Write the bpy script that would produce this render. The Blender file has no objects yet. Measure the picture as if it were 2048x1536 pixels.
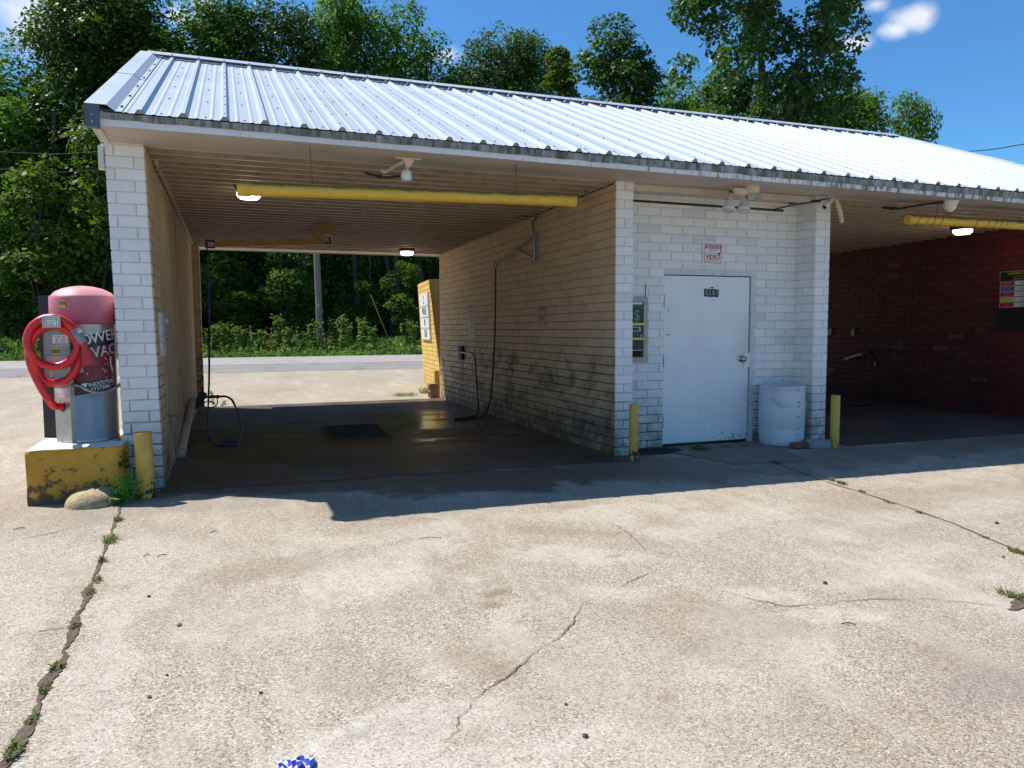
import bpy, bmesh, math, random
import numpy as np
from mathutils import Vector, Matrix, Quaternion
random.seed(7); RNG = np.random.default_rng(7)
PI = math.pi; R_ = math.radians
scene = bpy.context.scene; col = scene.collection

# ------------------------------------------------------------------ helpers
def V(*a): return Vector(a)
def tag(o, label=None, cat=None, group=None, kind=None):
    if label: o['label'] = label
    if cat: o['category'] = cat
    if group: o['group'] = group
    if kind: o['kind'] = kind
    return o
def empty(name, loc=(0,0,0), rz=0, label=None, cat=None, group=None):
    o = bpy.data.objects.new(name, None); col.objects.link(o)
    o.location = loc; o.rotation_euler = (0,0,rz); o.empty_display_size = .1
    return tag(o, label, cat, group)

class MB:
    """collects geometry and links it as ONE mesh object"""
    def __init__(s): s.v=[]; s.f=[]; s.m=[]; s.sm=[]; s.tint=[]
    def add(s, vs, fs, mi=0, smooth=False, tint=None):
        b=len(s.v); s.v.extend([tuple(p) for p in vs])
        for f in fs:
            s.f.append(tuple(b+i for i in f)); s.m.append(mi); s.sm.append(smooth)
        s.tint.extend([(1.0 if tint is None else tint)]*len(vs))
    def quad(s,a,b,c,d,mi=0,tint=None): s.add([a,b,c,d],[(0,1,2,3)],mi,False,tint)
    def box(s,x0,x1,y0,y1,z0,z1,mi=0,tint=None):
        vs=[(x0,y0,z0),(x1,y0,z0),(x1,y1,z0),(x0,y1,z0),(x0,y0,z1),(x1,y0,z1),(x1,y1,z1),(x0,y1,z1)]
        s.add(vs,[(0,3,2,1),(4,5,6,7),(0,1,5,4),(1,2,6,5),(2,3,7,6),(3,0,4,7)],mi,False,tint)
    def obox(s,c,u,v,w,mi=0,tint=None):
        """oriented box: centre c, half vectors u v w"""
        c,u,v,w=map(Vector,(c,u,v,w))
        vs=[c+a*u+b*v+d*w for d in(-1,1) for a,b in((-1,-1),(1,-1),(1,1),(-1,1))]
        fs=[(0,3,2,1),(4,5,6,7),(0,1,5,4),(1,2,6,5),(2,3,7,6),(3,0,4,7)]
        if u.cross(v).dot(w)<0: fs=[f[::-1] for f in fs]
        s.add(vs,fs,mi,False,tint)
    def prism(s,poly,ax0,ax1,mi=0,fn=None):
        """poly: list of 2D points, extruded; fn(a,b,t) gives 3D"""
        n=len(poly); vs=[fn(a,b,ax0) for a,b in poly]+[fn(a,b,ax1) for a,b in poly]
        fs=[tuple(range(n))[::-1],tuple(range(n,2*n))]+[(i,(i+1)%n,n+(i+1)%n,n+i) for i in range(n)]
        s.add(vs,fs,mi)
    def tube(s,pts,rad,seg=8,mi=0,cap=True,smooth=True,tint=None):
        pts=[Vector(p) for p in pts]; n=len(pts)
        if not hasattr(rad,'__len__'): rad=[rad]*n
        t=(pts[1]-pts[0]).normalized()
        a=t.orthogonal().normalized(); vs=[]; fs=[]
        for i,p in enumerate(pts):
            tt=(pts[min(i+1,n-1)]-pts[max(i-1,0)])
            if tt.length<1e-9: tt=t
            tt.normalize(); q=t.rotation_difference(tt); a=(q@a); a=(a-tt*a.dot(tt)).normalized(); t=tt; b=t.cross(a)
            for k in range(seg):
                an=2*PI*k/seg; vs.append(p+(a*math.cos(an)+b*math.sin(an))*rad[i])
        for i in range(n-1):
            for k in range(seg):
                k2=(k+1)%seg; fs.append((i*seg+k,i*seg+k2,(i+1)*seg+k2,(i+1)*seg+k))
        s.add(vs,fs,mi,smooth,tint)
        if cap:
            s.add(vs[:seg],[tuple(range(seg))[::-1]],mi,False,tint); s.add(vs[-seg:],[tuple(range(seg))],mi,False,tint)
    def lathe(s,prof,seg=32,c=(0,0,0),mi=0,smooth=True,axis=None):
        vs=[];fs=[];n=len(prof); c=Vector(c)
        q=Quaternion() if axis is None else Vector((0,0,1)).rotation_difference(Vector(axis).normalized())
        for r,z in prof:
            for k in range(seg):
                an=2*PI*k/seg; vs.append(c+q@Vector((r*math.cos(an),r*math.sin(an),z)))
        for i in range(n-1):
            for k in range(seg):
                k2=(k+1)%seg; fs.append((i*seg+k,i*seg+k2,(i+1)*seg+k2,(i+1)*seg+k))
        s.add(vs,fs,mi,smooth)
    def build(s,name,mats,parent=None,kind=None,label=None,cat=None,group=None):
        me=bpy.data.meshes.new(name); me.from_pydata(s.v,[],s.f)
        if not isinstance(mats,(list,tuple)): mats=[mats]
        for m in mats: me.materials.append(m)
        me.polygons.foreach_set('material_index',s.m); me.polygons.foreach_set('use_smooth',s.sm)
        at=me.attributes.new('tint','FLOAT','POINT'); at.data.foreach_set('value',np.array(s.tint,dtype=np.float32))
        me.update()
        o=bpy.data.objects.new(name,me); col.objects.link(o)
        if parent is not None:
            o.parent=parent; o.matrix_parent_inverse=Matrix.LocRotScale(parent.location,parent.rotation_euler,parent.scale).inverted() if parent.parent is None else Matrix.Identity(4)
        return tag(o,label,cat,group,kind)
def bevel(o,w,seg=2):
    m=o.modifiers.new('bevel','BEVEL'); m.width=w; m.segments=seg; m.limit_method='ANGLE'; m.angle_limit=R_(40); return o
def spline(pts,n=12):
    """Catmull-Rom"""
    P=[Vector(p) for p in pts]; P=[2*P[0]-P[1]]+P+[2*P[-1]-P[-2]]; out=[]
    for i in range(1,len(P)-2):
        for k in range(n):
            t=k/n; a,b,c,d=P[i-1:i+3]
            out.append(.5*((2*b)+(c-a)*t+(2*a-5*b+4*c-d)*t*t+(3*b-a-3*c+d)*t**3))
    out.append(P[-2]); return out

_tc={}
def text_geo(txt,size=1.0,bold=0.0,sx=1.0):
    key=(txt,bold)
    if key not in _tc:
        cu=bpy.data.curves.new('lettering','FONT'); cu.body=txt; cu.size=1; cu.align_x='CENTER'; cu.align_y='CENTER'; cu.offset=bold; cu.resolution_u=3
        ob=bpy.data.objects.new('lettering',cu); col.objects.link(ob)
        dg=bpy.context.evaluated_depsgraph_get(); dg.update()
        me=bpy.data.meshes.new_from_object(ob.evaluated_get(dg))
        _tc[key]=([(v.co.x,v.co.y) for v in me.vertices],[tuple(p.vertices) for p in me.polygons])
        bpy.data.objects.remove(ob); bpy.data.curves.remove(cu); bpy.data.meshes.remove(me)
    vs,fs=_tc[key]
    return [(x*size*sx,y*size) for x,y in vs],fs
def put_text(mb,txt,size,fn,u,v,mi,d=.002,bold=0.0,sx=1.0,rot=0.0):
    vs,fs=text_geo(txt,size,bold,sx); c,s_=math.cos(rot),math.sin(rot)
    P=[fn(u+x*c-y*s_,v+x*s_+y*c,d) for x,y in vs]
    # face direction check
    a,b,e=Vector(fn(u,v,d)),Vector(fn(u+.01,v,d)),Vector(fn(u,v+.01,d))
    mb.add(P,fs,mi)
def plane_fn(O,u,v):
    O,u,v=Vector(O),Vector(u).normalized(),Vector(v).normalized(); n=u.cross(v)
    return lambda a,b,d=0.0: O+u*a+v*b+n*d
def rect(mb,fn,u0,u1,v0,v1,d,mi,tint=None): mb.quad(fn(u0,v0,d),fn(u1,v0,d),fn(u1,v1,d),fn(u0,v1,d),mi,tint)
def rrect(mb,fn,u0,u1,v0,v1,r,d,mi,n=5):
    pts=[]
    for cx,cy,a0 in((u1-r,v1-r,0),(u0+r,v1-r,90),(u0+r,v0+r,180),(u1-r,v0+r,270)):
        for k in range(n+1):
            a=R_(a0+90*k/n); pts.append((cx+r*math.cos(a),cy+r*math.sin(a)))
    mb.add([fn(a,b,d) for a,b in pts],[tuple(range(len(pts)))],mi)
def plate(mb,fn,u0,u1,v0,v1,d0,d1,mi):
    P=[fn(u0,v0,d0),fn(u1,v0,d0),fn(u1,v1,d0),fn(u0,v1,d0),fn(u0,v0,d1),fn(u1,v0,d1),fn(u1,v1,d1),fn(u0,v1,d1)]
    mb.add(P,[(0,3,2,1),(4,5,6,7),(0,1,5,4),(1,2,6,5),(2,3,7,6),(3,0,4,7)],mi)

# ------------------------------------------------------------------ materials
class G:
    def __init__(s,name):
        s.m=bpy.data.materials.new(name); s.m.use_nodes=True; s.t=s.m.node_tree; s.n=s.t.nodes
        s.b=s.n['Principled BSDF']; s.out=s.n['Material Output']
    def L(s,a,b): s.t.links.new(a,b)
    def N(s,typ,**kw):
        n=s.n.new(typ)
        for k,v in kw.items(): setattr(n,k,v)
        return n
    def S(s,sock,v):
        if isinstance(v,bpy.types.NodeSocket): s.L(v,sock)
        else: sock.default_value=(tuple(v)+(1,) if hasattr(v,'__len__') and len(v)==3 and sock.type=='RGBA' else v)
    def co(s,kind='Object'): return s.N('ShaderNodeTexCoord').outputs[kind]
    def mapping(s,vec,sc=(1,1,1),loc=(0,0,0)):
        n=s.N('ShaderNodeMapping'); s.L(vec,n.inputs[0]); n.inputs['Scale'].default_value=sc; n.inputs['Location'].default_value=loc; return n.outputs[0]
    def noise(s,vec,scale,detail=4,rough=.55,dist=0):
        n=s.N('ShaderNodeTexNoise'); s.L(vec,n.inputs['Vector']); n.inputs['Scale'].default_value=scale; n.inputs['Detail'].default_value=detail
        n.inputs['Roughness'].default_value=rough; n.inputs['Distortion'].default_value=dist; return n.outputs['Fac']
    def voro(s,vec,scale,feature='F1',out='Distance',rnd=1):
        n=s.N('ShaderNodeTexVoronoi',feature=feature); s.L(vec,n.inputs['Vector']); n.inputs['Scale'].default_value=scale; n.inputs['Randomness'].default_value=rnd; return n.outputs[out]
    def ramp(s,fac,stops,interp='LINEAR'):
        n=s.N('ShaderNodeValToRGB'); n.color_ramp.interpolation=interp; e=n.color_ramp.elements
        while len(e)<len(stops): e.new(.5)
        for i,(p,c) in enumerate(stops):
            e[i].position=p; e[i].color=(c,c,c,1) if not hasattr(c,'__len__') else tuple(c)+(1,)
        s.L(fac,n.inputs[0]); return n.outputs[0]
    def mix(s,fac,a,b,mode='MIX'):
        n=s.N('ShaderNodeMix',data_type='RGBA',blend_type=mode); s.S(n.inputs[0],fac); s.S(n.inputs[6],a); s.S(n.inputs[7],b); return n.outputs[2]
    def math(s,op,a,b=0.0,c=None):
        n=s.N('ShaderNodeMath',operation=op); s.S(n.inputs[0],a); s.S(n.inputs[1],b)
        if c is not None: s.S(n.inputs[2],c)
        return n.outputs[0]
    def mr(s,v,a,b,c=0.0,d=1.0):
        n=s.N('ShaderNodeMapRange'); s.S(n.inputs[0],v); n.inputs[1].default_value=a; n.inputs[2].default_value=b; n.inputs[3].default_value=c; n.inputs[4].default_value=d; return n.outputs[0]
    def attr(s,name,out='Fac'):
        n=s.N('ShaderNodeAttribute'); n.attribute_name=name; return n.outputs[out]
    def sep(s,vec):
        n=s.N('ShaderNodeSeparateXYZ'); s.L(vec,n.inputs[0]); return n.outputs
    def bump(s,h,strength=.5,dist=.01):
        n=s.N('ShaderNodeBump'); n.inputs['Strength'].default_value=strength; n.inputs['Distance'].default_value=dist; s.L(h,n.inputs['Height']); s.L(n.outputs[0],s.b.inputs['Normal']); return n.outputs[0]
    def base(s,c,rough=.6,metal=0.0,spec=.5):
        s.S(s.b.inputs['Base Color'],c); s.S(s.b.inputs['Roughness'],rough); s.S(s.b.inputs['Metallic'],metal); s.S(s.b.inputs['Specular IOR Level'],spec); return s.m

def mat(name,c,rough=.6,metal=0.0,var=.18,scale=6,spec=.5,bump=0.0,bscale=60,grime=None,gscale=9,gpos=(.55,.75)):
    """painted / plain surface with uneven tone and optional grime of a given colour"""
    g=G(name); v=g.co('Object'); n=g.noise(v,scale,6,.6)
    lo=tuple(x*(1-var) for x in c); hi=tuple(min(1,x*(1+var*.6)) for x in c)
    cc=g.ramp(n,[(.3,lo),(.7,hi)])
    if grime is not None:
        k=g.noise(v,gscale,8,.7); k=g.ramp(k,[(gpos[0],0),(gpos[1],1)]); cc=g.mix(k,cc,grime)
    if bump: g.bump(g.noise(v,bscale,5,.6),bump,.01)
    r=g.mr(g.noise(v,scale*2.3,4),.3,.7,max(.03,rough-.08),min(1,rough+.08))
    return g.base(cc,r,metal,spec)
def emis(name,c,st):
    g=G(name); g.base((.8,.8,.8),.4); g.S(g.b.inputs['Emission Color'],c); g.b.inputs['Emission Strength'].default_value=st; return g.m

def brick_mat(name,c,dirt,chip,dirt_h=1.1,chip_amt=.62,rough=.55,moss=None,mottle=.10,streak=None):
    g=G(name); v=g.co('Object'); X=g.sep(v); z=X[2]
    t=g.attr('tint'); n=g.noise(v,3.0,6,.6); f=g.noise(v,55,4,.6)
    k=g.math('MULTIPLY',t,g.mr(n,.25,.75,1-mottle,1+mottle*.4)); k=g.math('MULTIPLY',k,g.mr(f,.3,.7,.95,1.03))
    cc=g.mix(1.0,c,k,'MULTIPLY') if False else None
    comb=g.N('ShaderNodeCombineColor'); 
    mm=g.N('ShaderNodeVectorMath',operation='SCALE'); mm.inputs[0].default_value=c; g.L(k,mm.inputs['Scale']); cc=mm.outputs[0]
    hgt=g.mr(z,dirt_h,0.0,0,1); hgt=g.math('MULTIPLY',hgt,hgt)
    dn=g.noise(v,7,8,.72); dm=g.math('MULTIPLY',g.mr(dn,.34,.62,0,1),hgt)
    cc=g.mix(g.math('MINIMUM',g.math('MULTIPLY',dm,1.2),.85),cc,dirt)
    if moss is not None:
        mo=g.math('MULTIPLY',g.mr(g.noise(v,4,6,.7),.5,.68,0,.8),g.mr(z,.6,.05,0,1)); cc=g.mix(mo,cc,moss)
    ch=g.noise(v,46,5,.68); lvl=g.mr(z,1.3,0.0,chip_amt+.12,chip_amt-.06)
    cm=g.math('GREATER_THAN',ch,lvl); cc=g.mix(g.math('MULTIPLY',cm,.85),cc,chip)
    if streak is not None:
        sn=g.noise(g.mapping(v,(1.2,1.2,1.6)),1.6,7,.68); sm=g.mr(sn,.46,.62,0,1); zz=g.math('MULTIPLY',g.mr(z,1.35,.95,0,1),g.mr(z,.0,.25,.4,1))
        cc=g.mix(g.math('MULTIPLY',g.math('MULTIPLY',sm,zz),.9),cc,streak)
    g.bump(g.math('ADD',g.noise(v,90,5,.7),g.math('MULTIPLY',g.noise(v,22,3),.8)),.35,.006)
    return g.base(cc,rough,0,.4)

def mortar_mat(name,c,d,zt=1.1,zb=.25):
    g=G(name); v=g.co('Object'); z=g.sep(v)[2]; n=g.noise(v,5,6,.7); k=g.mr(g.math('ADD',z,g.math('MULTIPLY',g.math('SUBTRACT',n,.5),1.3)),zb,zt,.95,.0)
    return g.base(g.mix(k,c,d),.85,0,.2)
M={}
M['white_brick']=brick_mat('white_painted_brick',(.80,.785,.765),(.20,.18,.13),(.13,.10,.085),moss=(.17,.19,.09),chip_amt=.665)
M['white_mortar']=mortar_mat('white_painted_mortar',(.66,.645,.625),(.07,.06,.05),.95,.35)
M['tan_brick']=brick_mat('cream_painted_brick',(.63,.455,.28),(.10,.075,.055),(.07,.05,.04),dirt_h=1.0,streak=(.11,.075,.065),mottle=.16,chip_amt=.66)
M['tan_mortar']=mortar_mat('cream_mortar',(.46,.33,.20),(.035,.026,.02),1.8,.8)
M['stucco']=None
M['red_brick']=None
def make_stucco():
    g=G('cream_rendered_wall'); v=g.co('Object'); z=g.sep(v)[2]
    n=g.noise(v,2.2,6,.62); cc=g.ramp(n,[(.3,(.47,.355,.225)),(.7,(.62,.50,.34))])
    s=g.noise(g.mapping(v,(1,1.3,.35)),5,7,.7); cc=g.mix(g.math('MULTIPLY',g.mr(s,.52,.72,0,.75),g.mr(z,2.4,.2,.25,1)),cc,(.17,.105,.06))
    cr=g.voro(g.mapping(v,(1,.75,1)),1.1,'DISTANCE_TO_EDGE'); cc=g.mix(g.math('MULTIPLY',g.math('LESS_THAN',cr,.008),.5),cc,(.1,.07,.05))
    y=g.math('MULTIPLY',g.mr(g.noise(v,3,5,.7),.5,.62,0,1),g.mr(z,.9,.1,0,1)); cc=g.mix(y,cc,(.09,.06,.04))
    g.bump(g.noise(v,40,6,.7),.3,.008); return g.base(cc,.75,0,.3)
M['stucco']=make_stucco()
def make_red():
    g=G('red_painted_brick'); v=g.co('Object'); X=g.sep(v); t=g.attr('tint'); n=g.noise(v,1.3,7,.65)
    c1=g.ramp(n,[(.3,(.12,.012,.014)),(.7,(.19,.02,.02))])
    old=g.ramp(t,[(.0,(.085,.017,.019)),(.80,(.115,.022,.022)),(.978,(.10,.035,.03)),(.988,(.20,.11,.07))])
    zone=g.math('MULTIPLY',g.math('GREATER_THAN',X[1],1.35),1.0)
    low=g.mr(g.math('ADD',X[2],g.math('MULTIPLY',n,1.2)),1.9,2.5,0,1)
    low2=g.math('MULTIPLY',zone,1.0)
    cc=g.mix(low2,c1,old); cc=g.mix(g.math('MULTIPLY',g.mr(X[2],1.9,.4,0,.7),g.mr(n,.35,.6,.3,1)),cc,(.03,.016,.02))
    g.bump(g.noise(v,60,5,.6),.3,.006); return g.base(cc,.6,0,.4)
M['red_brick']=make_red()
M['red_mortar']=mat('dark_mortar',(.045,.02,.02),.85,var=.3)
M['yellow_brick']=brick_mat('yellow_painted_brick',(.72,.50,.135),(.32,.2,.07),(.2,.13,.06),dirt_h=.5,chip_amt=.68,mottle=.12)
M['yellow_mortar']=mat('yellow_mortar',(.36,.23,.06),.8,var=.3)
M['white_paint']=mat('white_paint',(.74,.74,.74),.45,var=.06,scale=3)
M['white_trim']=mat('white_trim_weathered',(.62,.61,.60),.55,var=.12,scale=8,grime=(.25,.23,.19),gscale=6,gpos=(.56,.74))
def make_door():
    g=G('white_door_paint'); v=g.co('Object'); X=g.sep(v); n=g.noise(v,2.0,5,.6); cc=g.ramp(n,[(.3,(.73,.73,.735)),(.7,(.80,.80,.80))])
    # rust freckles along the bottom and lock side, brown hand grime near the lock
    sp=g.noise(v,38,5,.66); low=g.math('MULTIPLY',g.mr(X[2],.45,.03,0,.24),g.mr(X[0],5.5,6.65,.35,1.0)); k=g.math('GREATER_THAN',g.math('ADD',sp,low),.79); cc=g.mix(k,cc,(.10,.06,.045))
    gr=g.math('MULTIPLY',g.math('MULTIPLY',g.mr(X[0],6.42,6.66,0,.55),g.mr(g.math('ABSOLUTE',g.math('SUBTRACT',X[2],1.18)),.5,.05,0,1)),g.mr(g.noise(v,6,5,.6),.3,.7,.2,1)); cc=g.mix(gr,cc,(.42,.33,.27))
    st=g.noise(g.mapping(v,(9,9,.6)),3,4,.6); cc=g.mix(g.mr(st,.55,.75,0,.22),cc,(.45,.44,.42))
    g.bump(g.noise(v,14,3),.08,.01); return g.base(cc,.4,0,.5)
M['door']=make_door()
def make_fascia():
    g=G('mossy_fascia'); v=g.co('Object'); n=g.noise(g.mapping(v,(9,9,2.2)),1.6,7,.7); cc=g.ramp(n,[(.26,(.035,.037,.026)),(.42,(.12,.125,.105)),(.56,(.28,.285,.27)),(.72,(.44,.44,.435))])
    d=g.noise(g.mapping(v,(30,30,6)),1.0,5,.7); cc=g.mix(g.mr(d,.56,.68,0,.8),cc,(.035,.033,.024)); gn=g.noise(v,1.4,4,.6); cc=g.mix(g.mr(gn,.52,.7,0,.5),cc,(.12,.14,.05))
    g.bump(n,.3,.01); return g.base(cc,.7,0,.3)
M['fascia']=make_fascia()
def make_striptrim():
    g=G('streaked_white_fascia'); v=g.co('Object'); X=g.sep(v); n=g.noise(g.mapping(v,(16,16,3)),1.2,6,.72); n2=g.noise(v,1.1,4,.6); far=g.mr(X[0],2.0,7.5,-.05,.11)
    k=g.mr(g.math('ADD',n,far),.56,.70,0,.9); cc=g.ramp(n2,[(.3,(.60,.60,.62)),(.7,(.72,.72,.735))]); cc=g.mix(k,cc,(.09,.09,.075)); return g.base(cc,.6,0,.3)
M['strip']=make_striptrim()
def make_soffit():
    g=G('cream_soffit'); v=g.co('Object'); n=g.noise(v,1.7,6,.6); cc=g.ramp(n,[(.3,(.46,.40,.33)),(.7,(.60,.53,.455))])
    sp=g.math('GREATER_THAN',g.noise(v,24,4,.62),.715); cc=g.mix(g.math('MULTIPLY',sp,.85),cc,(.05,.035,.025)); s=g.noise(g.mapping(v,(1,5,1)),3,6,.7); cc=g.mix(g.mr(s,.58,.75,0,.45),cc,(.22,.15,.09)); return g.base(cc,.6,0,.3)
M['soffit']=make_soffit()
def make_ceiling():
    g=G('ribbed_ceiling_paint'); v=g.co('Object'); n=g.noise(v,1.3,6,.6); cc=g.ramp(n,[(.3,(.66,.55,.42)),(.7,(.78,.665,.53))])
    s=g.noise(g.mapping(v,(.8,1.6,1)),2,7,.7); cc=g.mix(g.mr(s,.55,.78,0,.5),cc,(.22,.14,.085)); r=g.noise(v,2.0,6,.7); cc=g.mix(g.mr(r,.6,.74,0,.7),cc,(.10,.05,.03))
    sp=g.math('GREATER_THAN',g.noise(v,26,4,.62),.72); cc=g.mix(g.math('MULTIPLY',sp,.85),cc,(.04,.025,.02)); return g.base(cc,.5,0,.4)
M['ceiling']=make_ceiling(); M['ceiling_side']=mat('ceiling_rib_painted_shade',(.27,.195,.13),.6,var=.3)  # rib sides coloured darker so their shade reads as lines
def make_roof():
    g=G('galvalume_roof'); v=g.co('Object'); n=g.noise(v,1.1,5,.6); f=g.noise(v,34,4,.6); cc=g.ramp(n,[(.3,(.36,.415,.475)),(.7,(.41,.465,.525))]); cc=g.mix(g.mr(f,.45,.7,0,.15),cc,(.35,.39,.43))
    st=g.noise(g.mapping(v,(14,.7,.7)),1.0,5,.65); cc=g.mix(g.mr(st,.55,.75,0,.25),cc,(.36,.38,.40)); g.bump(g.noise(v,2.4,3),.06,.05)
    return g.base(cc,g.mr(n,.3,.7,.50,.60),.0,.35)
M['roof']=make_roof()
M['roof_cut']=mat('roof_rib_end_metal',(.30,.27,.23),.6,.3)
M['steel_dark']=mat('dark_blue_trim_metal',(.09,.125,.16),.45,.3,var=.2)
M['screw']=mat('screw_head',(.16,.15,.14),.5,.6)
def make_steel(name,c,r=.28,sc=(60,60,1.2),metal=.9):
    g=G(name); v=g.co('Object'); b=g.noise(g.mapping(v,sc),3,4,.6); n=g.noise(v,5,6,.65); cc=g.ramp(b,[(.3,tuple(x*.86 for x in c)),(.7,c)]); cc=g.mix(g.mr(n,.55,.78,0,.45),cc,tuple(x*.55 for x in c)); g.bump(b,.05,.004); return g.base(cc,g.mr(n,.3,.7,r-.07,r+.12),metal,.5)
M['steel']=make_steel('brushed_stainless_steel',(.46,.42,.38),.36)
M['steel_plate']=make_steel('dull_grey_steel',(.30,.285,.275),.42)
M['alu']=make_steel('grey_metal',(.42,.41,.40),.45,metal=.7)
def make_lid():
    g=G('faded_red_plastic'); v=g.co('Object'); z=g.sep(v)[2]; n=g.noise(v,4,6,.65); f=g.mr(g.math('ADD',z,g.math('MULTIPLY',n,.18)),1.52,1.80,0,1)
    cc=g.mix(f,(.36,.05,.075),(.56,.19,.22)); top=g.mr(z,1.735,1.765,0,1); cc=g.mix(top,cc,(.60,.27,.29)); cc=g.mix(g.math('GREATER_THAN',g.noise(v,60,3,.6),.73),cc,(.62,.45,.45)); return g.base(cc,.5,0,.4)
M['lid']=make_lid()
M['hose_red']=mat('red_hose_plastic',(.72,.012,.018),.33,var=.15,scale=9,spec=.6)
M['nozzle_red']=mat('red_nozzle_plastic',(.45,.02,.035),.4,var=.15)
M['cuff']=mat('grey_cuff_plastic',(.20,.24,.28),.5,var=.15)
def pipe_yellow():
    g=G('yellow_pipe_paint'); v=g.co('Object'); 
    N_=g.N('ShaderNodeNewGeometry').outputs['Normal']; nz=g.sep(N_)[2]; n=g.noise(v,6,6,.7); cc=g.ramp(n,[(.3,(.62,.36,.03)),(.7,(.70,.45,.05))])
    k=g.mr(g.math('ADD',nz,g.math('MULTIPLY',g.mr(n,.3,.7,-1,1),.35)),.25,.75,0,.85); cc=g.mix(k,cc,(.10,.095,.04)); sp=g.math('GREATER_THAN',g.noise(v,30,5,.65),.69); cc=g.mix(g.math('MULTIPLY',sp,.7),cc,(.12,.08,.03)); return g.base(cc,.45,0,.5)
M['pipe_yellow']=pipe_yellow()
def bollard_yellow():
    g=G('chipped_yellow_bollard_paint'); v=g.co('Object'); z=g.sep(v)[2]; n=g.noise(v,5,6,.65); cc=g.ramp(n,[(.3,(.56,.31,.05)),(.7,(.68,.43,.09))])
    k=g.math('ADD',g.noise(v,17,6,.66),g.mr(z,.30,.0,0,.26)); cc=g.mix(g.mr(k,.71,.735,0,1),cc,(.055,.028,.02)); g.bump(g.noise(v,30,4),.15,.006); return g.base(cc,.5,0,.4)
M['bollard']=bollard_yellow()
def island_yellow():
    g=G('worn_yellow_concrete'); v=g.co('Object'); z=g.sep(v)[2]; n=g.noise(v,4,7,.68); cc=g.ramp(n,[(.3,(.48,.24,.03)),(.7,(.64,.36,.06))])
    w=g.noise(v,15,7,.7); k=g.math('ADD',w,g.mr(z,.30,.0,0,.17)); cc=g.mix(g.mr(k,.57,.65,0,.9),cc,(.075,.06,.04)); b=g.mr(g.math('ADD',z,g.math('MULTIPLY',n,.08)),.11,.07,0,.8); cc=g.mix(b,cc,(.10,.085,.06)); g.bump(w,.5,.01); return g.base(cc,.8,0,.25)
M['island']=island_yellow()
M['island_top']=mat('white_painted_concrete',(.72,.71,.68),.75,var=.15,scale=7,grime=(.3,.28,.24),gpos=(.6,.8),bump=.3)
M['lump']=mat('cement_lump',(.42,.33,.18),.9,var=.35,scale=14,bump=.8,bscale=50,grime=(.16,.12,.07),gscale=16)
M['black']=mat('black_rubber',(.012,.012,.014),.5,var=.2)
M['black_steel']=mat('black_steel',(.02,.019,.02),.45,var=.2)
M['blue_hose']=mat('blue_hose_rubber',(.015,.06,.20),.4,var=.2)
M['boom_yellow']=mat('ochre_boom_paint',(.40,.22,.03),.5,var=.25,grime=(.09,.05,.02),gscale=7,gpos=(.55,.78))
M['rust']=mat('rusty_steel',(.10,.05,.03),.7,.2,var=.35,scale=20)
M['pvc']=mat('grubby_white_pvc',(.52,.48,.42),.5,var=.2,grime=(.18,.14,.1),gpos=(.5,.75))
M['pvc_tan']=mat('cream_fixture_plastic',(.66,.58,.45),.5,var=.15,grime=(.3,.2,.1),gpos=(.6,.8))
M['sign_white']=mat('sign_white',(.76,.74,.74),.4,var=.05)
M['sign_red']=mat('sign_red',(.42,.006,.02),.4,var=.08)
M['sign_dim']=mat('sign_dim_purple',(.35,.30,.38),.4,var=.05)
M['sign_tan']=mat('sign_aged_white',(.58,.50,.36),.5,var=.1)
M['sign_pink']=mat('sign_faded_pink',(.55,.40,.34),.5,var=.1)
M['sign_black']=mat('sign_black',(.012,.013,.015),.35,var=.1)
M['sign_green']=mat('sign_green',(.06,.30,.12),.4,var=.1)
M['sign_mint']=mat('sign_mint',(.35,.55,.42),.4,var=.1)
M['sign_yellow']=mat('sign_yellow',(.72,.60,.05),.4,var=.1)
M['sign_blue']=mat('sign_blue',(.03,.08,.30),.4,var=.1)
M['digit_grey']=mat('digit_grey',(.62,.63,.64),.4,var=.1)
M['beige_steel']=mat('beige_enamel_steel',(.40,.365,.345),.5,var=.1)
M['barrel']=mat('white_barrel_plastic',(.60,.61,.62),.42,var=.12,scale=3,grime=(.33,.31,.28),gscale=5,gpos=(.56,.8))
M['barrel_in']=mat('barrel_rubbish',(.10,.09,.08),.8,var=.6,scale=25)
M['clay']=mat('worn_clay_brick',(.20,.085,.06),.85,var=.35,scale=18,bump=.5,grime=(.3,.25,.22))
M['paver']=mat('grey_concrete_paver',(.30,.30,.31),.85,var=.2,scale=16,bump=.4)
M['cinder']=mat('terracotta_block',(.30,.16,.11),.85,var=.3,scale=16,bump=.4)
M['pole']=None
def make_pole():
    g=G('weathered_utility_pole'); v=g.co('Object'); n=g.noise(g.mapping(v,(14,14,.8)),2,6,.7); cc=g.ramp(n,[(.3,(.10,.09,.08)),(.7,(.25,.23,.21))]); g.bump(n,.4,.01); return g.base(cc,.85,0,.2)
M['pole']=make_pole()
M['wire']=mat('black_wire',(.02,.02,.022),.6)
M['knob']=make_steel('door_knob_steel',(.5,.5,.5),.25)
M['lens']=emis('lit_lamp_lens',(1.0,.86,.62),4.5)
M['chain']=mat('rusty_chain',(.16,.09,.05),.6,.4)
M['post_shaded']=mat('yellow_post_painted_shade',(.60,.26,.03),.6,var=.2)  # yellow post, its shade put into the colour as orange
M['mat']=mat('dark_rubber_mat',(.022,.022,.026),.8,var=.3,scale=30,bump=.5,bscale=40)
M['grate']=mat('rusty_drain_grate',(.045,.032,.026),.55,.4,var=.4,scale=12)
M['pit']=mat('drain_pit',(.008,.007,.006),.9)
M['wrap_blue']=mat('blue_foil_wrapper',(.02,.035,.32),.3,var=.3,scale=40)
M['wrap_white']=mat('white_foil_wrapper',(.75,.75,.85),.3,var=.1)

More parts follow.
